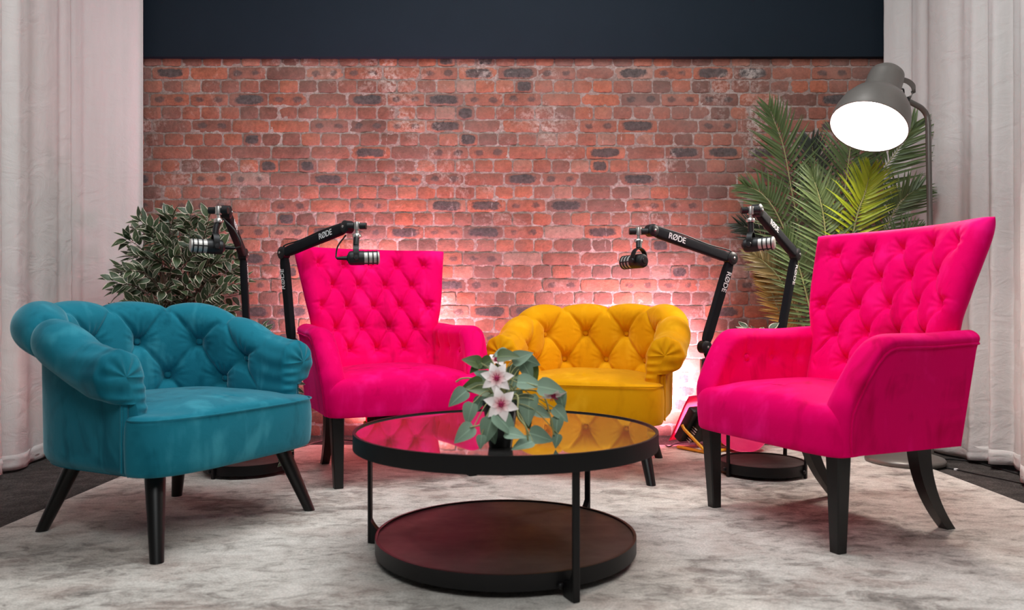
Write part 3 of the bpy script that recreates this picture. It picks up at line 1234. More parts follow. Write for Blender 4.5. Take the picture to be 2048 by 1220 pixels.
def disc(c, N, r, t):
    return MB().lathe([(.001, -t / 2 - .003), (r * .55, -t / 2 - .003), (r * .8, -t / 2), (r, -t / 2 + .004), (r, t / 2 - .004), (r * .8, t / 2), (r * .55, t / 2 + .003), (.001, t / 2 + .003)], 28, frame(c, N), caps=False)


def boom_arm(label, base, joint, elbow, end, hinge, table_top, text_low, text_up, low_dir, fu, fl, up_dir=1):
    """base: point on the table edge; joint: lower pivot; elbow; end: upper joint; hinge: where the mic hangs"""
    base, joint, elbow, end, hinge = map(Vector, (base, joint, elbow, end, hinge))
    root = empty('microphone_boom_arm', (base.x, base.y, table_top))
    Mi = Matrix.Translation(-root.location)
    up_ax = (end - elbow).normalized()
    N = up_ax.cross(Vector((0, 0, 1))).normalized()
    view = Vector((0, 0, CAMZ)) - elbow
    if N.dot(view) < 0: N = -N
    W, Tk = .044, .032

    def bld(mb, name, mat, par=None, **kw):
        o = mb.build(name, mat, par or root, **kw)
        o.data.transform(Mi)
        return o
    # clamp on the table rim and the post
    mb = MB()
    mb.box(base + Vector((0, 0, .014)), (.05, .05, .028), .005)
    mb.box(base + Vector((0, 0, -.055)), (.05, .05, .018), .004)
    out = Vector((base.x, base.y, 0)) - Vector((TBL.x, TBL.y, 0))
    out.normalize()
    mb.box(base + out * .028 + Vector((0, 0, -.02)), (.012, .05, .088), .003, 2)
    mb.tube([base + Vector((0, 0, -.13)), base + Vector((0, 0, -.06))], .006, 10)
    mb.box(base + Vector((0, 0, -.133)), (.05, .012, .012), .003)
    bld(mb, 'clamp', MAT['black_metal'])
    mb = MB().tube([base + Vector((0, 0, .02)), joint.lerp(base, .12)], .013, 14)
    bld(mb, 'post', MAT['black_metal'])
    # joints
    for nm, c, r in (('base_joint', joint, .029), ('elbow_joint', elbow, .028), ('end_joint', end, .026)):
        o = bld(disc(c, N, r, .040), nm, MAT['black_plastic'])
        bld(MB().lathe([(.0055, 0), (.0055, .003), (.003, .0045), (.001, .005)], 12, frame(c + N * .0225, N)), 'screw', MAT['silver'], o)
    la = (elbow - joint).normalized()
    lo = bld(sleeve_mesh(joint + la * .026, elbow - la * .022, N, W, Tk), 'lower_arm', MAT['sleeve'], angle=50)
    uo = bld(sleeve_mesh(elbow + up_ax * .020, end - up_ax * .020, N, W, Tk), 'upper_arm', MAT['sleeve'], angle=50)
    for par, a, b, f, t, d in ((uo, elbow, end, fu, text_up, up_dir), (lo, joint, elbow, fl, text_low, low_dir)):
        if not t: continue
        ax = (b - a).normalized()
        T = ax * d
        n_ = (N - ax * N.dot(ax)).normalized()
        o = text_part(par, t, .035, a.lerp(b, f) + n_ * (Tk / 2 + .0012), T, n_, MAT['white_print'])
        o.data.transform(Mi)
    # thin cable running over the sleeves
    sd = N.cross(up_ax)
    if sd.z < 0: sd = -sd
    cp = [elbow - la * .05 + sd * .028, elbow + sd * .03, elbow.lerp(end, .3) + sd * .026, elbow.lerp(end, .6) + sd * .029, elbow.lerp(end, .88) + sd * .025, end + sd * .020]
    bld(MB().tube(smoothpath(cp, 30), .0032, 8), 'cable', MAT['cable'], uo)
    # silver swivel with black knobs
    hv = (hinge - end)
    mb = MB().tube([end, hinge], .010, 12)
    mb.lathe([(.001, -.018), (.013, -.016), (.015, 0), (.013, .016), (.001, .018)], 16, Matrix.Translation(hinge), caps=False)
    hx = Vector((hv.x, hv.y, 0)).normalized()
    sw = bld(mb, 'swivel_mount', MAT['silver'])
    hside = Vector((1, 0, 0))
    for sgn, ln in ((1, .026), (-1, .026)):
        k = MB().tube([hinge + hside * (sgn * .012), hinge + hside * (sgn * (.012 + ln))], .0135, 16)
        bld(k, 'knob', MAT['black_plastic'], sw)
    mb = MB().tube([hinge + Vector((0, 0, -.012)), hinge + Vector((0, 0, -.034))], .007, 12)
    mb.lathe([(.001, -.048), (.017, -.048), (.018, -.044), (.018, -.036), (.015, -.032), (.001, -.032)], 20, Matrix.Translation(hinge), caps=False)
    bld(mb, 'thread_ring', MAT['silver'], sw)
    tag(root, label, 'microphone arm', 'studio microphone arms')
    return root


def microphone(label, hinge, centre, axis, cable_to=None):
    """dynamic microphone hanging from hinge; axis points out of the grille"""
    hinge, centre, axis = Vector(hinge), Vector(centre), Vector(axis).normalized()
    root = empty('podcast_microphone', hinge)
    Mi = Matrix.Translation(-hinge)

    def bld(mb, name, mat, par=None, **kw):
        o = mb.build(name, mat, par or root, **kw)
        o.data.transform(Mi)
        return o
    M = frame(centre, axis, (0, 0, 1))
    body = bld(MB().lathe([(.001, -.052), (.018, -.052), (.020, -.050), (.0265, -.046), (.029, -.038), (.029, -.004), (.0285, .008), (.001, .008)], 36, M, caps=False), 'body', MAT['black_plastic'])
    bld(MB().lathe([(.004, -.056), (.011, -.056), (.0135, -.053), (.0135, -.049), (.004, -.049)], 20, M), 'rear_cap', MAT['black_metal'], body)
    gr = bld(MB().lathe([(.001, .006), (.0262, .006), (.0262, .066), (.0255, .071), (.022, .074), (.001, .075)], 36, M, caps=False), 'grille', MAT['grille'])
    cage = MB()
    for z in (.010, .029, .047, .064):
        cage.lathe([(.0258, z - .0028), (.0288, z - .0022), (.0288, z + .0022), (.0258, z + .0028)], 36, M, caps=False)
    for k in range(3):
        a = 2 * PI * (k + .25) / 3
        p0 = M @ Vector((.0272 * math.cos(a), .0272 * math.sin(a), .008))
        p1 = M @ Vector((.0272 * math.cos(a), .0272 * math.sin(a), .066))
        cage.tube([p0, p1], .0022, 6)
    bld(cage, 'grille_cage', MAT['black_plastic'], gr)
    # U-shaped yoke round the body
    side = Vector((0, 0, 1)).cross(axis).normalized()
    rear = centre - axis * .020
    topz = centre.z + .052
    pts = []
    for k in range(25):
        a = PI * k / 24
        pts.append(rear + side * (.034 * math.cos(a)) + Vector((0, 0, .016 + .036 * math.sin(a))))
    pts = [rear + side * .034 - Vector((0, 0, .010))] + pts + [rear - side * .034 - Vector((0, 0, .010))]
    rows = []
    w = .011
    for i, p in enumerate(pts):
        tng = (pts[min(i + 1, len(pts) - 1)] - pts[max(i - 1, 0)]).normalized()
        nn = tng.cross(axis).normalized()
        rows.append([(p + axis * w + nn * .0022)[:], (p - axis * w + nn * .0022)[:], (p - axis * w - nn * .0022)[:], (p + axis * w - nn * .0022)[:]])
    y = MB().grid(np.array(rows), wv=True)
    nb = len(rows)
    y.f += [(0, 1, 2, 3), ((nb - 1) * 4 + 3, (nb - 1) * 4 + 2, (nb - 1) * 4 + 1, (nb - 1) * 4)]
    yo = bld(y, 'yoke', MAT['black_metal'], angle=50)
    for sgn in (1, -1):
        kb = MB().lathe([(.011, -.002), (.011, .005), (.009, .008), (.001, .0085)], 18, frame(rear + side * (sgn * .035), side * sgn))
        bld(kb, 'side_knob', MAT['black_plastic'], yo)
    yt = rear + Vector((0, 0, .052))
    bld(MB().tube([yt, yt.lerp(hinge, .35), Vector((hinge.x, hinge.y, hinge.z - .046))], [.012, .012, .011], 16), 'stem', MAT['black_plastic'])
    # connector and short cable looping back up
    c0 = centre - axis * .050
    c1 = c0 - axis * .045
    if cable_to is not None:
        bld(MB().tube([c0, c0 - axis * .02, c1], [.0085, .008, .0055], 12), 'connector', MAT['black_metal'])
        bld(MB().tube(smoothpath([c1] + [Vector(p) for p in cable_to], 30), .0032, 8), 'cable', MAT['cable'])
    tag(root, label, 'microphone', 'hanging podcast microphones')
    return root


TBL = Vector((-1.165, 3.42, 0))
TTOP = .47
# arm nearest the plant: rises behind the teal chair, reaches forward
bA = TBL + Vector((-.065, .185, TTOP))
hA = P(437, 421, 3.06)
boom_arm('black mic boom arm nearest the variegated plant, reaching towards the viewer', bA, bA + Vector((0, 0, .085)), P(486, 509, 3.55), P(452, 424, 3.10), hA, TTOP, 'RØDE', 'RØDE', -1, .70, .80, -1)
microphone('grey and black microphone hanging beside the variegated plant, grille facing left', hA, P(420, 493, 3.04), (-.84, -.50, .03), [P(482, 490, 3.05), P(470, 462, 3.05), P(446, 437, 3.06)])
# second arm: leans right over the pink chair
bB = TBL + Vector((.165, .10, TTOP))
hB = P(714, 452, 3.14)
boom_arm('black mic boom arm leaning over the left pink armchair', bB, bB + Vector((0, 0, .085)), P(568, 506, 3.46), P(695, 454, 3.16), hB, TTOP, 'RØDE', 'RØDE', 1, .72, .72)
microphone('grey and black microphone hanging in front of the left pink armchair, grille facing right', hB, P(722, 516, 3.13), (.96, .22, .03), [P(672, 512, 3.16), P(676, 492, 3.17), P(692, 470, 3.17)])
TBL = Vector((1.09, 3.385, 0))
bC = TBL + Vector((-.195, .02, TTOP))
hC = P(1277, 463, 3.18)
boom_arm('black mic boom arm bending left over the mustard armchair', bC + Vector((-.03, 0, 0)), P(1409, 694, 3.40), P(1461, 517, 3.40), P(1303, 461, 3.2), hC, TTOP, 'RØDE', 'RØDE', -1, .72, .74, -1)
microphone('black microphone hanging above the mustard armchair, seen from the rear', hC, P(1271, 523, 3.17), (-.56, .80, -.02), None)
bD = TBL + Vector((.13, .155, TTOP))
hD = P(1501, 421, 3.18)
boom_arm('black mic boom arm in front of the palm, reaching towards the viewer', bD, bD + Vector((0, 0, .085)), P(1590, 509, 3.52), P(1514, 421, 3.20), hD, TTOP, 'RØDE', 'RØDE', -1, .66, .78, -1)
microphone('grey and black microphone hanging before the palm, grille facing right', hD, P(1512, 489, 3.17), (.84, -.50, .05), None)


# ------------------------------------------------------------------ floor lamp
def floor_lamp():
    bx, by = 1.835, 3.62
    root = empty('floor_lamp', (bx, by, 0))
    Mi = Matrix.Translation((-bx, -by, 0))

    def bld(mb, name, mat, par=None, **kw):
        o = mb.build(name, mat, par or root, **kw)
        o.data.transform(Mi)
        return o
    bld(MB().lathe([(.001, 0), (.168, 0), (.172, .006), (.172, .016), (.166, .024), (.135, .034), (.118, .040), (.001, .042)], 64, Matrix.Translation((bx, by, 0)), caps=False), 'base', MAT['grey_metal'])
    pd = 3.62
    top = [P(1862, 700, pd), P(1860, 450, pd), P(1857, 290, pd), P(1856, 245, pd), P(1852, 228, pd), P(1842, 216, pd - .01), P(1828, 208, pd - .02), P(1812, 200, pd - .03)]
    foot = top[0].copy(); foot.z = .03
    bld(MB().tube([foot] + [top[0], top[1]] + smoothpath(top[2:], 24), .0125, 16), 'pole', MAT['grey_metal'])
    apex, mouth = P(1773, 152, 3.50), P(1737, 254, 3.40)
    ax = (mouth - apex).normalized()
    L = (mouth - apex).length
    M = frame(apex, ax)
    # spun metal shade: top cap, neck, bell
    prof = [(.001, -.030), (.030, -.030), (.060, -.022), (.074, -.006), (.077, .02), (.079, .105), (.082, .112), (.092, .120), (.122, .150), (.145, .19), (.158, .235), (.163, .28), (.164, L)]
    inner = [(.160, L), (.158, .28), (.152, .235), (.138, .19), (.114, .153), (.075, .125), (.001, .122)]
    sh = bld(MB().lathe(prof + [(.1645, L + .003), (.160, L + .003)], 72, M, caps=False), 'shade', MAT['grey_metal'], angle=50)
    bld(MB().lathe(inner, 72, M, caps=False), 'shade_lining', MAT['white_enamel'], sh, angle=50)
    bld(MB().lathe([(.079, .1135), (.0815, .1145), (.0815, .1175), (.079, .1185)], 48, M, caps=False), 'seam_ring', MAT['grey_metal'], sh)
    bc = apex + ax * .22
    bld(MB().lathe([(.001, -.075), (.02, -.075), (.022, -.04), (.045, -.01), (.055, .02), (.048, .045), (.025, .06), (.001, .064)], 32, frame(bc, ax), caps=False), 'light_bulb', MAT['bulb'])
    # strap bracket between pole end and shade neck
    sidev = Vector((1, 0.15, 0)).normalized()
    n0 = apex + ax * .035
    pe = P(1812, 200, pd - .03)
    side = ax.cross(Vector((0, 1, 0))).normalized()
    if side.x < 0: side = -side
    pv = n0 + Vector((.02, -.078, .0))
    q0 = P(1787, 153, 3.44)
    st = smoothpath([q0, P(1800, 158, 3.46), P(1816, 163, 3.50), P(1826, 172, 3.55), P(1827, 182, 3.585), P(1821, 194, 3.59), P(1812, 200, 3.59)], 24)
    rows = []
    for i, p in enumerate(st):
        tg = (st[min(i + 1, 23)] - st[max(i - 1, 0)]).normalized()
        wv = Vector((.25, -.5, .8)); wv = (wv - tg * wv.dot(tg)).normalized()
        nv = tg.cross(wv)
        rows.append([(p + wv * .011 + nv * .002)[:], (p - wv * .011 + nv * .002)[:], (p - wv * .011 - nv * .002)[:], (p + wv * .011 - nv * .002)[:]])
    bk = MB().grid(np.array(rows), wv=True)
    bk.f += [(0, 1, 2, 3), (95, 94, 93, 92)]
    bo = bld(bk, 'bracket', MAT['grey_metal'], angle=50)
    st2 = smoothpath([n0 + side * .075 + Vector((0, .03, 0)), P(1806, 178, 3.60), P(1808, 192, 3.60), pe], 14)
    bld(MB().tube(st2, .004, 8), 'lamp_cord', MAT['cable'])
    kn = MB().lathe([(.010, 0), (.010, .010), (.007, .014), (.001, .015)], 16, frame(q0 + Vector((-.002, -.002, 0)), Vector((.35, -.9, .2))))
    bld(kn, 'knob', MAT['black_metal'], bo)
    kn = MB().lathe([(.009, -.014), (.011, -.012), (.011, .012), (.009, .014)], 16, frame(pe, Vector((.4, -.8, .2))))
    bld(kn, 'hinge', MAT['black_metal'], bo)
    # the bulb's light
    d = bpy.data.lights.new('bulb_light', 'SPOT')
    d.energy = 38
    d.color = (1.0, 0.90, 0.80)
    d.spot_size = math.radians(150)
    d.spot_blend = 0.6
    d.shadow_soft_size = .13
    lo = bpy.data.objects.new('bulb_light', d)
    lo.location = bc + ax * .075 - Vector((bx, by, 0))
    lo.rotation_euler = ax.to_track_quat('-Z', 'Y').to_euler()
    COL.objects.link(lo)
    lo.parent = root
    tag(root, 'tall grey industrial floor lamp with lit bell shade behind the right pink armchair', 'floor lamp')


floor_lamp()


# ------------------------------------------------------------------ flood lights on the floor
def floodlight(label, centre, normal, power):
    """square work light leaning back on a yellow stand, pink gel over its front"""
    centre, nrm = Vector(centre), Vector(normal).normalized()
    root = empty('floodlight', (centre.x, centre.y, 0))
    Mi = Matrix.Translation(-root.location)
    M = frame(centre, nrm, Vector((0, 0, 1)))       # local x: up the face, local y: across, z: out of the front

    def bld(mb, name, mat, par=None, **kw):
        o = mb.build(name, mat, par or root, **kw)
        o.data.transform(Mi)
        return o
    h, w, t = .20, .24, .05
    hs = MB().box((0, 0, 0), (h, w, t), .01, 3, M)
    hs.box((0, 0, -.045), (h * .72, w * .7, .05), .012, 2, M)
    hb = bld(hs, 'housing', MAT['black_plastic'])
    for k in range(7):
        for sy in (-1, 1):
            fin = MB().box((-.075 + .014 * k, sy * (w * .35 + .0012), -.045), (.005, .0045, .034), .0012, 1, M)
            bld(fin, 'vent_slot', MAT['silver'], hb)
    bld(MB().box((0, 0, t / 2 + .001), (h * .86, w * .86, .004), .001, 1, M), 'lens', MAT['flood_lens'], hb)
    # gel sheet: slightly bowed, bigger than the housing
    a, b = np.meshgrid(np.linspace(-.13, .15, 16), np.linspace(-.13, .13, 16), indexing='ij')
    G = np.zeros(a.shape + (3,))
    for i in range(16):
        for j in range(16):
            z = .034 + .006 * math.cos(b[i, j] * 9) + .006 * math.sin(a[i, j] * 14)
            G[i, j] = (M @ Vector((a[i, j], b[i, j], z)))[:]
    ge = bld(MB().grid(G), 'gel', MAT['gel'])
    ge.modifiers.new('thickness', 'SOLIDIFY').thickness = .0012
    # tubular stand
    yv = M.to_3x3() @ Vector((0, 1, 0))
    bk = -Vector((nrm.x, nrm.y, 0)).normalized()
    st = MB()
    for sgn in (-1, 1):
        p = centre + yv * (sgn * (w / 2 + .012))
        f0, f1 = p + bk * .16, p - bk * .03
        f0.z = .009; f1.z = .009
        st.tube([p, p + bk * .015 - Vector((0, 0, .02)), f0], .008, 10)
        st.tube([f0, f1], .008, 10)
    q0, q1 = centre + yv * (w / 2 + .012) + bk * .16, centre - yv * (w / 2 + .012) + bk * .16
    q0.z = q1.z = .009
    st.tube([q0, q1], .008, 10)
    bld(st, 'stand', MAT['yellow_paint'])
    hd = MB().tube(smoothpath([M @ Vector((.09, -.08, -.03)), M @ Vector((.135, -.07, -.03)), M @ Vector((.135, .07, -.03)), M @ Vector((.09, .08, -.03))], 16), .008, 10)
    bld(hd, 'handle', MAT['black_plastic'], hb)
    lt = area('flood_beam', centre + nrm * .075, centre + nrm, .2, power, (1.0, 0.50, 0.63), .2, spread=math.radians(115))
    lt.location = lt.location - root.location
    lt.parent = root
    gd = bpy.data.lights.new('gel_glow_fill', 'POINT')  # added point light, stands in for pink light from the gel on the floor
    gd.energy = 3.2
    gd.color = (1.0, 0.10, 0.36)
    gd.shadow_soft_size = .05
    gl = bpy.data.objects.new('gel_glow_fill', gd)
    gl.location = centre + nrm * .10 - Vector((0, 0, .03)) - root.location
    COL.objects.link(gl)
    gl.parent = root
    tag(root, label, 'floodlight', 'pink floor lights')
    return root


floodlight('black floodlight with pink gel on the floor between the mustard and right pink armchairs', (0.975, 4.02, .125), (-.48, .70, .53), 32)
floodlight('black floodlight with pink gel on the floor behind the left pink armchair', (-0.64, 4.08, .125), (-.12, .77, .63), 46)
# loose gel sheet
a, b = np.meshgrid(np.linspace(0, 1, 20), np.linspace(0, 1, 20), indexing='ij')
G = np.zeros(a.shape + (3,))
c0 = FL(1492, 906)
G[..., 0] = c0.x - .11 + .24 * b
G[..., 1] = c0.y - .01 + .20 * a + .05 * (b - .45) ** 2 * 4
G[..., 2] = .006 + .17 * np.clip(a, 0, 1) ** 1.3 + .012 * np.sin(b * 7) * a + .05 * (np.abs(b - .45) * 2) ** 2.5
go = MB().grid(G).build('gel_sheet', MAT['gel'])
go.modifiers.new('thickness', 'SOLIDIFY').thickness = .0012
tag(go, 'loose pink gel sheet curling on the rug behind the right pink armchair', 'gel sheet')


# ------------------------------------------------------------------ plants
def leaf(mb, base, d, up, length, width, droop=.2, fold=.15, rnd=.5, seg=6, shape='ovate'):
    """one leaf blade from base along d, blade normal near up"""
    base, d, up = Vector(base), Vector(d).normalized(), Vector(up)
    s = d.cross(up)
    if s.length < 1e-4: s = d.cross(Vector((1, 0.3, 0)))
    s.normalize()
    n = s.cross(d).normalized()
    vs, uv = [], []
    for k in range(seg + 1):
        f = k / seg
        if shape == 'ovate': w = (math.sin(PI * f ** .75)) ** .9 * width / 2
        elif shape == 'heart': w = (math.sin(PI * min(1, (f * .96 + .04)) ** .55)) ** .8 * width / 2
        else: w = (min(1, f * 6) * (1 - f ** 2.2)) * width / 2
        w = max(w, .0004)
        c = base + d * (length * f) - n * (droop * length * f * f)
        vs += [(c - s * w + n * (fold * w)), c, (c + s * w + n * (fold * w))]
        uv += [(0, f), (.5, f), (1, f)]
    fs = []
    for k in range(seg):
        a = 3 * k
        fs += [(a, a + 1, a + 4, a + 3), (a + 1, a + 2, a + 5, a + 4)]
    mb.add([v[:] for v in vs], fs, uv, rnd)


def pot(root, c, r0, r1, h, mat, soil=True):
    c = Vector(c)
    po = MB().lathe([(.001, 0), (r0, 0), (r0 + .003, .004), (r1, h - .012), (r1 + .004, h - .010), (r1 + .004, h), (r1 - .006, h), (r1 - .008, h - .02), (.001, h - .02)], 40, Matrix.Translation(c), caps=False).build('pot', mat, root)
    if soil:
        MB().lathe([(.001, h - .018), (r1 - .009, h - .018), (r1 - .009, h - .022), (.001, h - .022)], 32, Matrix.Translation(c), caps=False).build('soil', MAT['soil'], root)
    return po


def ficus():
    R = random.Random(5)
    bx, by = -1.70, 3.93
    root = empty('variegated_ficus', (bx, by, 0))
    pot(root, (0, 0, 0), .11, .145, .26, MAT['black_plastic'])
    tr = MB()
    stems = []
    for k in range(5):
        a = k * 2 * PI / 5 + .3
        top = Vector((.10 * math.cos(a), .08 * math.sin(a), .82 + .06 * k % .2))
        pth = smoothpath([(.02 * math.cos(a), .02 * math.sin(a), .23), (.05 * math.cos(a + 1), .04 * math.sin(a + 1), .5), top], 16)
        tr.tube(pth, [.010 - .005 * i / 15 for i in range(16)], 8)
        stems.append(pth)
    fo = MB()
    # branches: (azimuth in the wall plane etc.) spread like an open crown
    nb = 58
    for k in range(nb):
        zf = 1 - 2 * (k + .5) / nb
        az = k * 2.399963
        rr = math.sqrt(1 - zf * zf)
        q = R.uniform(.55, 1.08)
        tip = Vector((.02 + .35 * q * rr * math.cos(az), -.02 + .22 * q * rr * math.sin(az), .90 + .32 * q * zf + R.uniform(-.03, .03)))
        if tip.y > .34: tip.y = .34
        st = stems[k % 5]
        p0 = min(st, key=lambda p: abs(p.z - max(.36, min(.84, tip.z - .20))))
        mid = p0.lerp(tip, .55) + Vector((0, 0, .05))
        pth = smoothpath([p0, mid, tip], 12)
        tr.tube(pth, [.0035 - .002 * i / 11 for i in range(12)], 5)
        for i in range(4, 12):
            for sgn in (-1, 1):
                if R.random() < .12: continue
                t = (pth[min(i + 1, 11)] - pth[i - 1]).normalized()
                sd = t.cross(Vector((0, -1, .3))).normalized() * sgn
                ld = (t * .7 + sd * R.uniform(.4, .9) + Vector((0, -R.uniform(0, .5), R.uniform(-.45, .15)))).normalized()
                up = Vector((R.uniform(-.5, .5), -R.uniform(.3, 1.2), .8))
                leaf(fo, pth[i] + ld * .008, ld, up, R.uniform(.055, .080), R.uniform(.032, .044), R.uniform(.05, .35), R.uniform(.1, .35), R.random())
        leaf(fo, pth[-1], (pth[-1] - pth[-2]), (0, -.5, 1), .075, .038, .2, .2, R.random())
    tr.build('branches', MAT['bark'], root)
    fo.build('foliage', MAT['ficus_leaf'], root, angle=60)
    tag(root, 'bushy artificial ficus with cream-edged leaves behind the teal armchair', 'plant')


ficus()


def palm():
    R = random.Random(9)
    bx, by = 1.60, 3.98
    root = empty('potted_palm', (bx, by, 0))
    org = Vector((bx, by, 0))
    pot(root, (0, 0, 0), .12, .16, .28, MAT['black_plastic'])
    fr = [  # rachis as photo pixel + distance, leaflet length, material, first leaflet fraction
        ([(1650, 700, 3.95), (1612, 520, 3.98), (1585, 390, 4.02), (1566, 290, 4.04), (1538, 218, 4.05)], .27, 'palm_green', .12),
        ([(1668, 700, 3.90), (1672, 520, 3.92), (1690, 380, 3.95), (1700, 300, 3.98), (1705, 250, 4.0)], .27, 'palm_green', .12),
        ([(1680, 700, 3.95), (1705, 520, 4.00), (1752, 370, 3.98), (1795, 300, 3.96), (1828, 250, 3.94)], .26, 'palm_green', .12),
        ([(1672, 700, 3.85), (1690, 560, 3.80), (1712, 440, 3.72), (1730, 385, 3.69), (1740, 342, 3.68)], .20, 'palm_lime_lit', .28),
        ([(1648, 720, 3.90), (1606, 560, 3.88), (1560, 440, 3.90), (1526, 390, 3.93), (1490, 372, 3.96)], .20, 'palm_green', .15),
        ([(1640, 740, 3.88), (1600, 640, 3.84), (1560, 560, 3.82), (1535, 530, 3.83), (1500, 505, 3.85)], .15, 'palm_brown', .3),
        ([(1640, 760, 3.9), (1590, 690, 3.86), (1558, 620, 3.84), (1540, 580, 3.84), (1518, 553, 3.85)], .11, 'palm_gold', .3),
        ([(1660, 720, 4.0), (1640, 540, 4.1), (1632, 410, 4.18), (1630, 330, 4.22), (1622, 285, 4.24)], .25, 'palm_dark', .15),
        ([(1690, 720, 3.95), (1730, 560, 3.92), (1775, 450, 3.92), (1805, 400, 3.88), (1838, 376, 3.86)], .20, 'palm_green', .15),
        ([(1660, 720, 3.85), (1655, 560, 3.78), (1650, 460, 3.74), (1640, 400, 3.72), (1622, 345, 3.72)], .22, 'palm_green', .15),
        ([(1645, 740, 3.92), (1595, 620, 4.0), (1560, 520, 4.08), (1525, 470, 4.12), (1480, 450, 4.16)], .20, 'palm_dark', .15),
        ([(1700, 720, 3.9), (1745, 600, 3.85), (1790, 510, 3.84), (1815, 480, 3.84), (1840, 470, 3.85)], .18, 'palm_green', .2),
        ([(1650, 740, 3.88), (1625, 640, 3.80), (1605, 560, 3.78), (1590, 510, 3.78), (1570, 470, 3.79)], .19, 'palm_green', .2),
    ]
    for pts, LL, mt, f0 in fr:
        pp = [Vector((bx + R.uniform(-.03, .03), by - .01 + R.uniform(-.03, .03), .26))] + [P(*q) for q in pts]
        path = smoothpath(pp, 60)
        mb = MB()
        n = 34
        # visible start of leaflets along the path
        for k in range(n):
            f = .30 + f0 * .4 + (1 - .30 - f0 * .4) * k / (n - 1)
            x = f * 59
            i = min(int(x), 58)
            p = path[i].lerp(path[i + 1], x - i)
            t = (path[min(i + 2, 59)] - path[max(i - 1, 0)]).normalized()
            face = Vector((R.uniform(-.15, .15), -1, .35))
            sd = t.cross(face).normalized()
            env = (.55 + .45 * math.sin(PI * min(1, (k / (n - 1)) * .75 + .18)))
            tipn = (k / (n - 1))
            L = LL * env * (1 - .45 * tipn ** 3) * R.uniform(.92, 1.06)
            for sgn in (-1, 1):
                ang = math.radians(62 - 38 * tipn ** 1.5 + R.uniform(-5, 5))
                d = t * math.cos(ang) + sd * (sgn * math.sin(ang)) + Vector((0, -.16 + R.uniform(-.12, .1), .02))
                up = face + sd * (sgn * .35)
                leaf(mb, p, d, up, L, .0135 + .05 * LL * .2, R.uniform(.06, .26), .35, R.random(), 6, 'strap')
        g = mb.build('frond', MAT[mt], root, angle=60)
        g.data.transform(Matrix.Translation(-org))
        st = MB().tube(path, [.0065 - .005 * i / 59 for i in range(60)], 6).build('stalk', MAT['stem'], g)
        st.data.transform(Matrix.Translation(-org))
        if mt == 'palm_lime_lit': g['label'] = 'lime green frond with lamp light in its colour'
        if mt == 'palm_gold': g['label'] = 'golden brown frond'
    tag(root, 'tall artificial palm with arching fronds in the right corner under the lamp', 'palm')


palm()


def flower(root, c, facing, size, petals=6, spin=0.0):
    mb = MB()
    c, fz = Vector(c), Vector(facing).normalized()
    M = frame(c, fz, (0, 0, 1))
    for k in range(petals):
        a = spin + 2 * PI * k / petals
        d = M.to_3x3() @ Vector((math.cos(a), math.sin(a), .35))
        leaf(mb, c, d, fz, size * .52, size * .34, .30, .22, .5, 6, 'ovate')
    o = mb.build('flower', MAT['petal'], root, angle=60)
    st = MB().lathe([(.001, .0), (.0055, .002), (.0065, .006), (.004, .010), (.001, .011)], 12, M, caps=False)
    for k in range(8):
        a = 2 * PI * k / 8
        st.tube([c + fz * .004, M @ Vector((.010 * math.cos(a), .010 * math.sin(a), .016))], .0009, 5)
    st.build('stamens', MAT['stamen'], o)
    return o


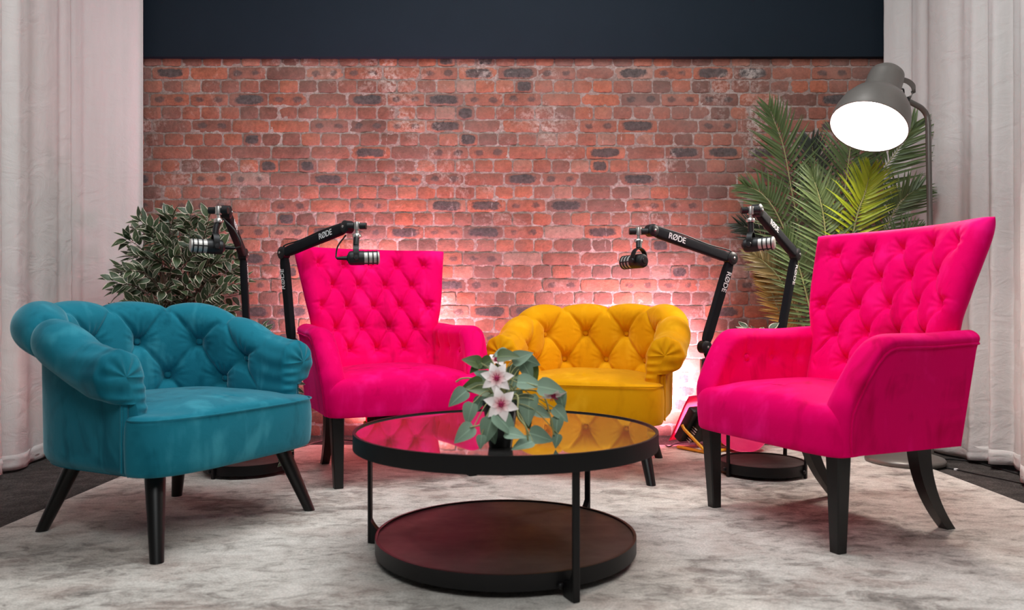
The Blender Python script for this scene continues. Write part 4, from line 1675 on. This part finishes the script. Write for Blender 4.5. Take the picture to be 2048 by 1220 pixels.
def flower_pot():
    R = random.Random(3)
    base = P(1000, 890, 1.0)
    zt = .361
    d0 = 1.99
    org = Vector(((1001 - 1024) * d0 / FPX, d0, zt))
    root = empty('potted_clematis', org)
    # square tapered black pot
    rows = []
    for (w, z) in ((.028, 0), (.030, .003), (.044, .105), (.046, .107), (.046, .115), (.041, .115), (.040, .10)):
        rr = []
        for q in range(28):
            th = 2 * PI * q / 28 + .3
            cx, sy = math.cos(th), math.sin(th)
            rr.append((w * math.copysign(abs(cx) ** .55, cx), w * math.copysign(abs(sy) ** .55, sy), z))
        rows.append(rr)
    pm = MB().grid(np.array(rows), wv=True)
    pm.f += [tuple(range(28))[::-1], tuple(6 * 28 + q for q in range(28))]
    pm.build('pot', MAT['black_plastic'], root, angle=50)
    inv = Matrix.Translation(-org)

    def Q(px, py, d):
        return P(px, py, d) - org
    # stems: from the pot mouth outwards and over the rim
    stems = MB()
    mouth = Vector((0, 0, .11))
    lv, dl = MB(), MB()
    leaves = [  # tip-less centre px, py, distance, size, direction angle (deg, 0 right, 90 up), deep?
        (945, 722, 2.02, .052, 160, 1), (968, 728, 2.03, .050, 205, 1), (950, 735, 2.02, .040, 215, 1), (1016, 711, 2.00, .058, 8, 1), (1000, 706, 2.06, .045, 190, 0),
        (1044, 713, 2.02, .058, 25, 0), (1060, 722, 2.06, .058, -20, 0), (1056, 743, 2.04, .05, -60, 0), (1030, 735, 2.05, .045, 60, 0), (1068, 745, 2.08, .045, -70, 1),
        (960, 776, 1.98, .075, 165, 1), (944, 772, 1.99, .06, 195, 1), (915, 795, 1.97, .06, 215, 0), (938, 828, 1.93, .058, 250, 0), (955, 810, 2.0, .05, 235, 0),
        (927, 868, 1.90, .062, 215, 0), (975, 862, 1.88, .066, 250, 0), (1012, 848, 1.87, .074, 320, 0), (1030, 868, 1.86, .052, 0, 0), (962, 884, 1.87, .035, 265, 0),
        (1060, 765, 1.96, .066, 0, 0), (1056, 818, 1.97, .080, 260, 0), (1052, 838, 2.0, .055, 290, 1), (1032, 800, 2.01, .055, 275, 0), (1045, 888, 1.87, .056, 190, 0),
        (1082, 873, 1.90, .062, -15, 0), (1103, 777, 1.95, .070, -8, 0), (1122, 800, 1.97, .05, -80, 0), (1122, 828, 1.96, .05, -40, 0), (1113, 852, 1.95, .048, 260, 0),
        (1113, 882, 1.94, .036, 255, 0), (1085, 826, 2.02, .05, -15, 0), (1018, 780, 2.03, .06, 60, 0), (990, 795, 2.04, .06, 160, 0), (975, 790, 2.0, .05, 200, 0),
        (1000, 830, 1.95, .05, 230, 0), (1024, 770, 2.06, .06, 30, 0), (1000, 740, 2.1, .06, 90, 1), (1040, 760, 2.1, .055, 10, 1), (965, 750, 2.1, .05, 150, 0), (985, 870, 1.93, .045, 290, 0),
    ]
    for (px, py, d, sz, an, deep) in leaves:
        c = Q(px, py, d)
        a = math.radians(an)
        dv = Vector((math.cos(a), -.25 + R.uniform(-.25, .2), math.sin(a)))
        up = Vector((R.uniform(-.6, .6), -1, R.uniform(.2, 1.1)))
        b = c - dv.normalized() * sz * .5
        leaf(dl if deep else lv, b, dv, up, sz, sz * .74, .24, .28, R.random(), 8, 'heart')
        m1 = mouth.lerp(b, .5) + Vector((0, 0, .03))
        stems.tube(smoothpath([mouth + Vector((R.uniform(-.02, .02), R.uniform(-.02, .02), 0)), m1, b], 10), .0013, 5)
    for pth in ([(1005, 800, 2.0), (1034, 790, 1.94), (1036, 830, 1.90), (1052, 855, 1.88), (1056, 880, 1.88)], [(1020, 780, 2.0), (1080, 785, 1.98), (1100, 830, 1.95), (1108, 870, 1.94)], [(990, 800, 1.98), (965, 845, 1.92), (940, 855, 1.90)], [(985, 790, 2.0), (950, 760, 2.0), (925, 757, 2.0), (912, 764, 2.0)]):
        stems.tube(smoothpath([Q(*q) for q in pth], 24), .0022, 7)
    lv.build('foliage', MAT['vine_leaf'], root, angle=60)
    dl.build('foliage', MAT['deep_leaf'], root, angle=60)
    stems.build('stems', MAT['stem'], root)
    flower(root, Q(994, 757, 1.93), (-.1, -.95, .35), .080, 7, .4)
    flower(root, Q(1002, 809, 1.89), (.05, -.95, .3), .082, 6, .25)
    flower(root, Q(1106, 788, 1.93), (.15, -.35, -.9), .066, 6, .1)
    flower(root, Q(993, 722, 2.06), (0, -.4, .9), .07, 6, .5)
    tag(root, 'potted artificial flowers with blush star blooms and trailing leaves on the coffee table', 'potted plant')


flower_pot()


def trailing_plant(loc, label, vines, seed, crown=True):
    R = random.Random(seed)
    loc = Vector(loc)
    root = empty('trailing_plant', loc)
    pot(root, (0, 0, 0), .035, .05, .085, MAT['black_plastic'])
    lv, sm = MB(), MB()
    for k in range(16):
        az = k * 2.4
        el = R.uniform(.35, 1.1)
        L = R.uniform(.06, .10)
        d = Vector((math.cos(az) * math.cos(el), math.sin(az) * math.cos(el), math.sin(el)))
        p = Vector((0, 0, .08)) + d * L
        sm.tube([(0, 0, .07), p], .0012, 5)
        leaf(lv, p, d + Vector((0, 0, -.2)), (0, -.6, 1), .055, .034, .25, .15, R.random(), 6)
    for v in vines:
        pth = smoothpath([Vector(q) - loc for q in v], 30)
        sm.tube(pth, .0015, 5)
        for i in range(4, 30):
            for sgn in (-1, 1):
                d = Vector((sgn * R.uniform(.4, 1), R.uniform(-.8, .1), R.uniform(-.7, .1)))
                leaf(lv, pth[i], d, (R.uniform(-.4, .4), -1, .5), R.uniform(.028, .042), .018, .2, .2, R.random(), 5)
    lv.build('foliage', MAT['ficus_leaf'], root, angle=60)
    sm.build('stems', MAT['stem'], root)
    tag(root, label, 'potted plant', 'small trailing plants')


t1 = Vector((-1.13, 3.40, .4665))
trailing_plant(t1, 'small trailing plant on the side table behind the teal armchair', [[t1 + Vector((0, 0, .08)), t1 + Vector((.12, -.02, .10)), (-.945, 3.36, .47), (-.935, 3.35, .36), (-.945, 3.35, .22), (-.965, 3.34, .12), (-.985, 3.34, .05)]], 4)
t2 = Vector((1.075, 3.40, .4665))
trailing_plant(t2, 'small leafy plant peeping over the right pink armchair\'s arm', [], 6)


# ------------------------------------------------------------------ cables
def cable(label, pts, r=.004, group=None):
    pts = [Vector(p) for p in pts]
    o = MB().tube(smoothpath(pts, 12 * len(pts)), r, 8).build('power_cable', MAT['cable'])
    tag(o, label, 'cable', group)
    return o


Z = .004
cable('black cable on the rug passing behind the left pink armchair\'s legs', [FL(560, 900, Z), FL(606, 892, Z), FL(630, 885, Z), FL(665, 880, Z), FL(705, 881, Z), FL(730, 890, Z)])
cable('black cable looping beside the floodlight near the mustard armchair', [FL(1330, 889, Z), FL(1338, 893, Z), FL(1349, 888, Z), FL(1372, 884, Z), FL(1400, 884, Z)], .003)
cable('black cable along the foot of the right curtain', [FL(1886, 918, -.004), FL(1915, 919, -.004), FL(1945, 923, -.004), FL(1990, 935, -.004), FL(2030, 946, -.004), FL(2075, 960, -.004)], .004)
c5 = cable('thin black cable with white tag crossing the dark carpet at the right', [FL(1878, 933, -.004), FL(1912, 939, -.004), FL(1960, 949, -.004), FL(2010, 959, -.004), FL(2060, 970, -.004)], .003)
tp = FL(1912, 939, -.004)
MB().box((tp.x, tp.y, tp.z), (.016, .010, .009), .002).build('cable_tag', MAT['white_print'], c5)
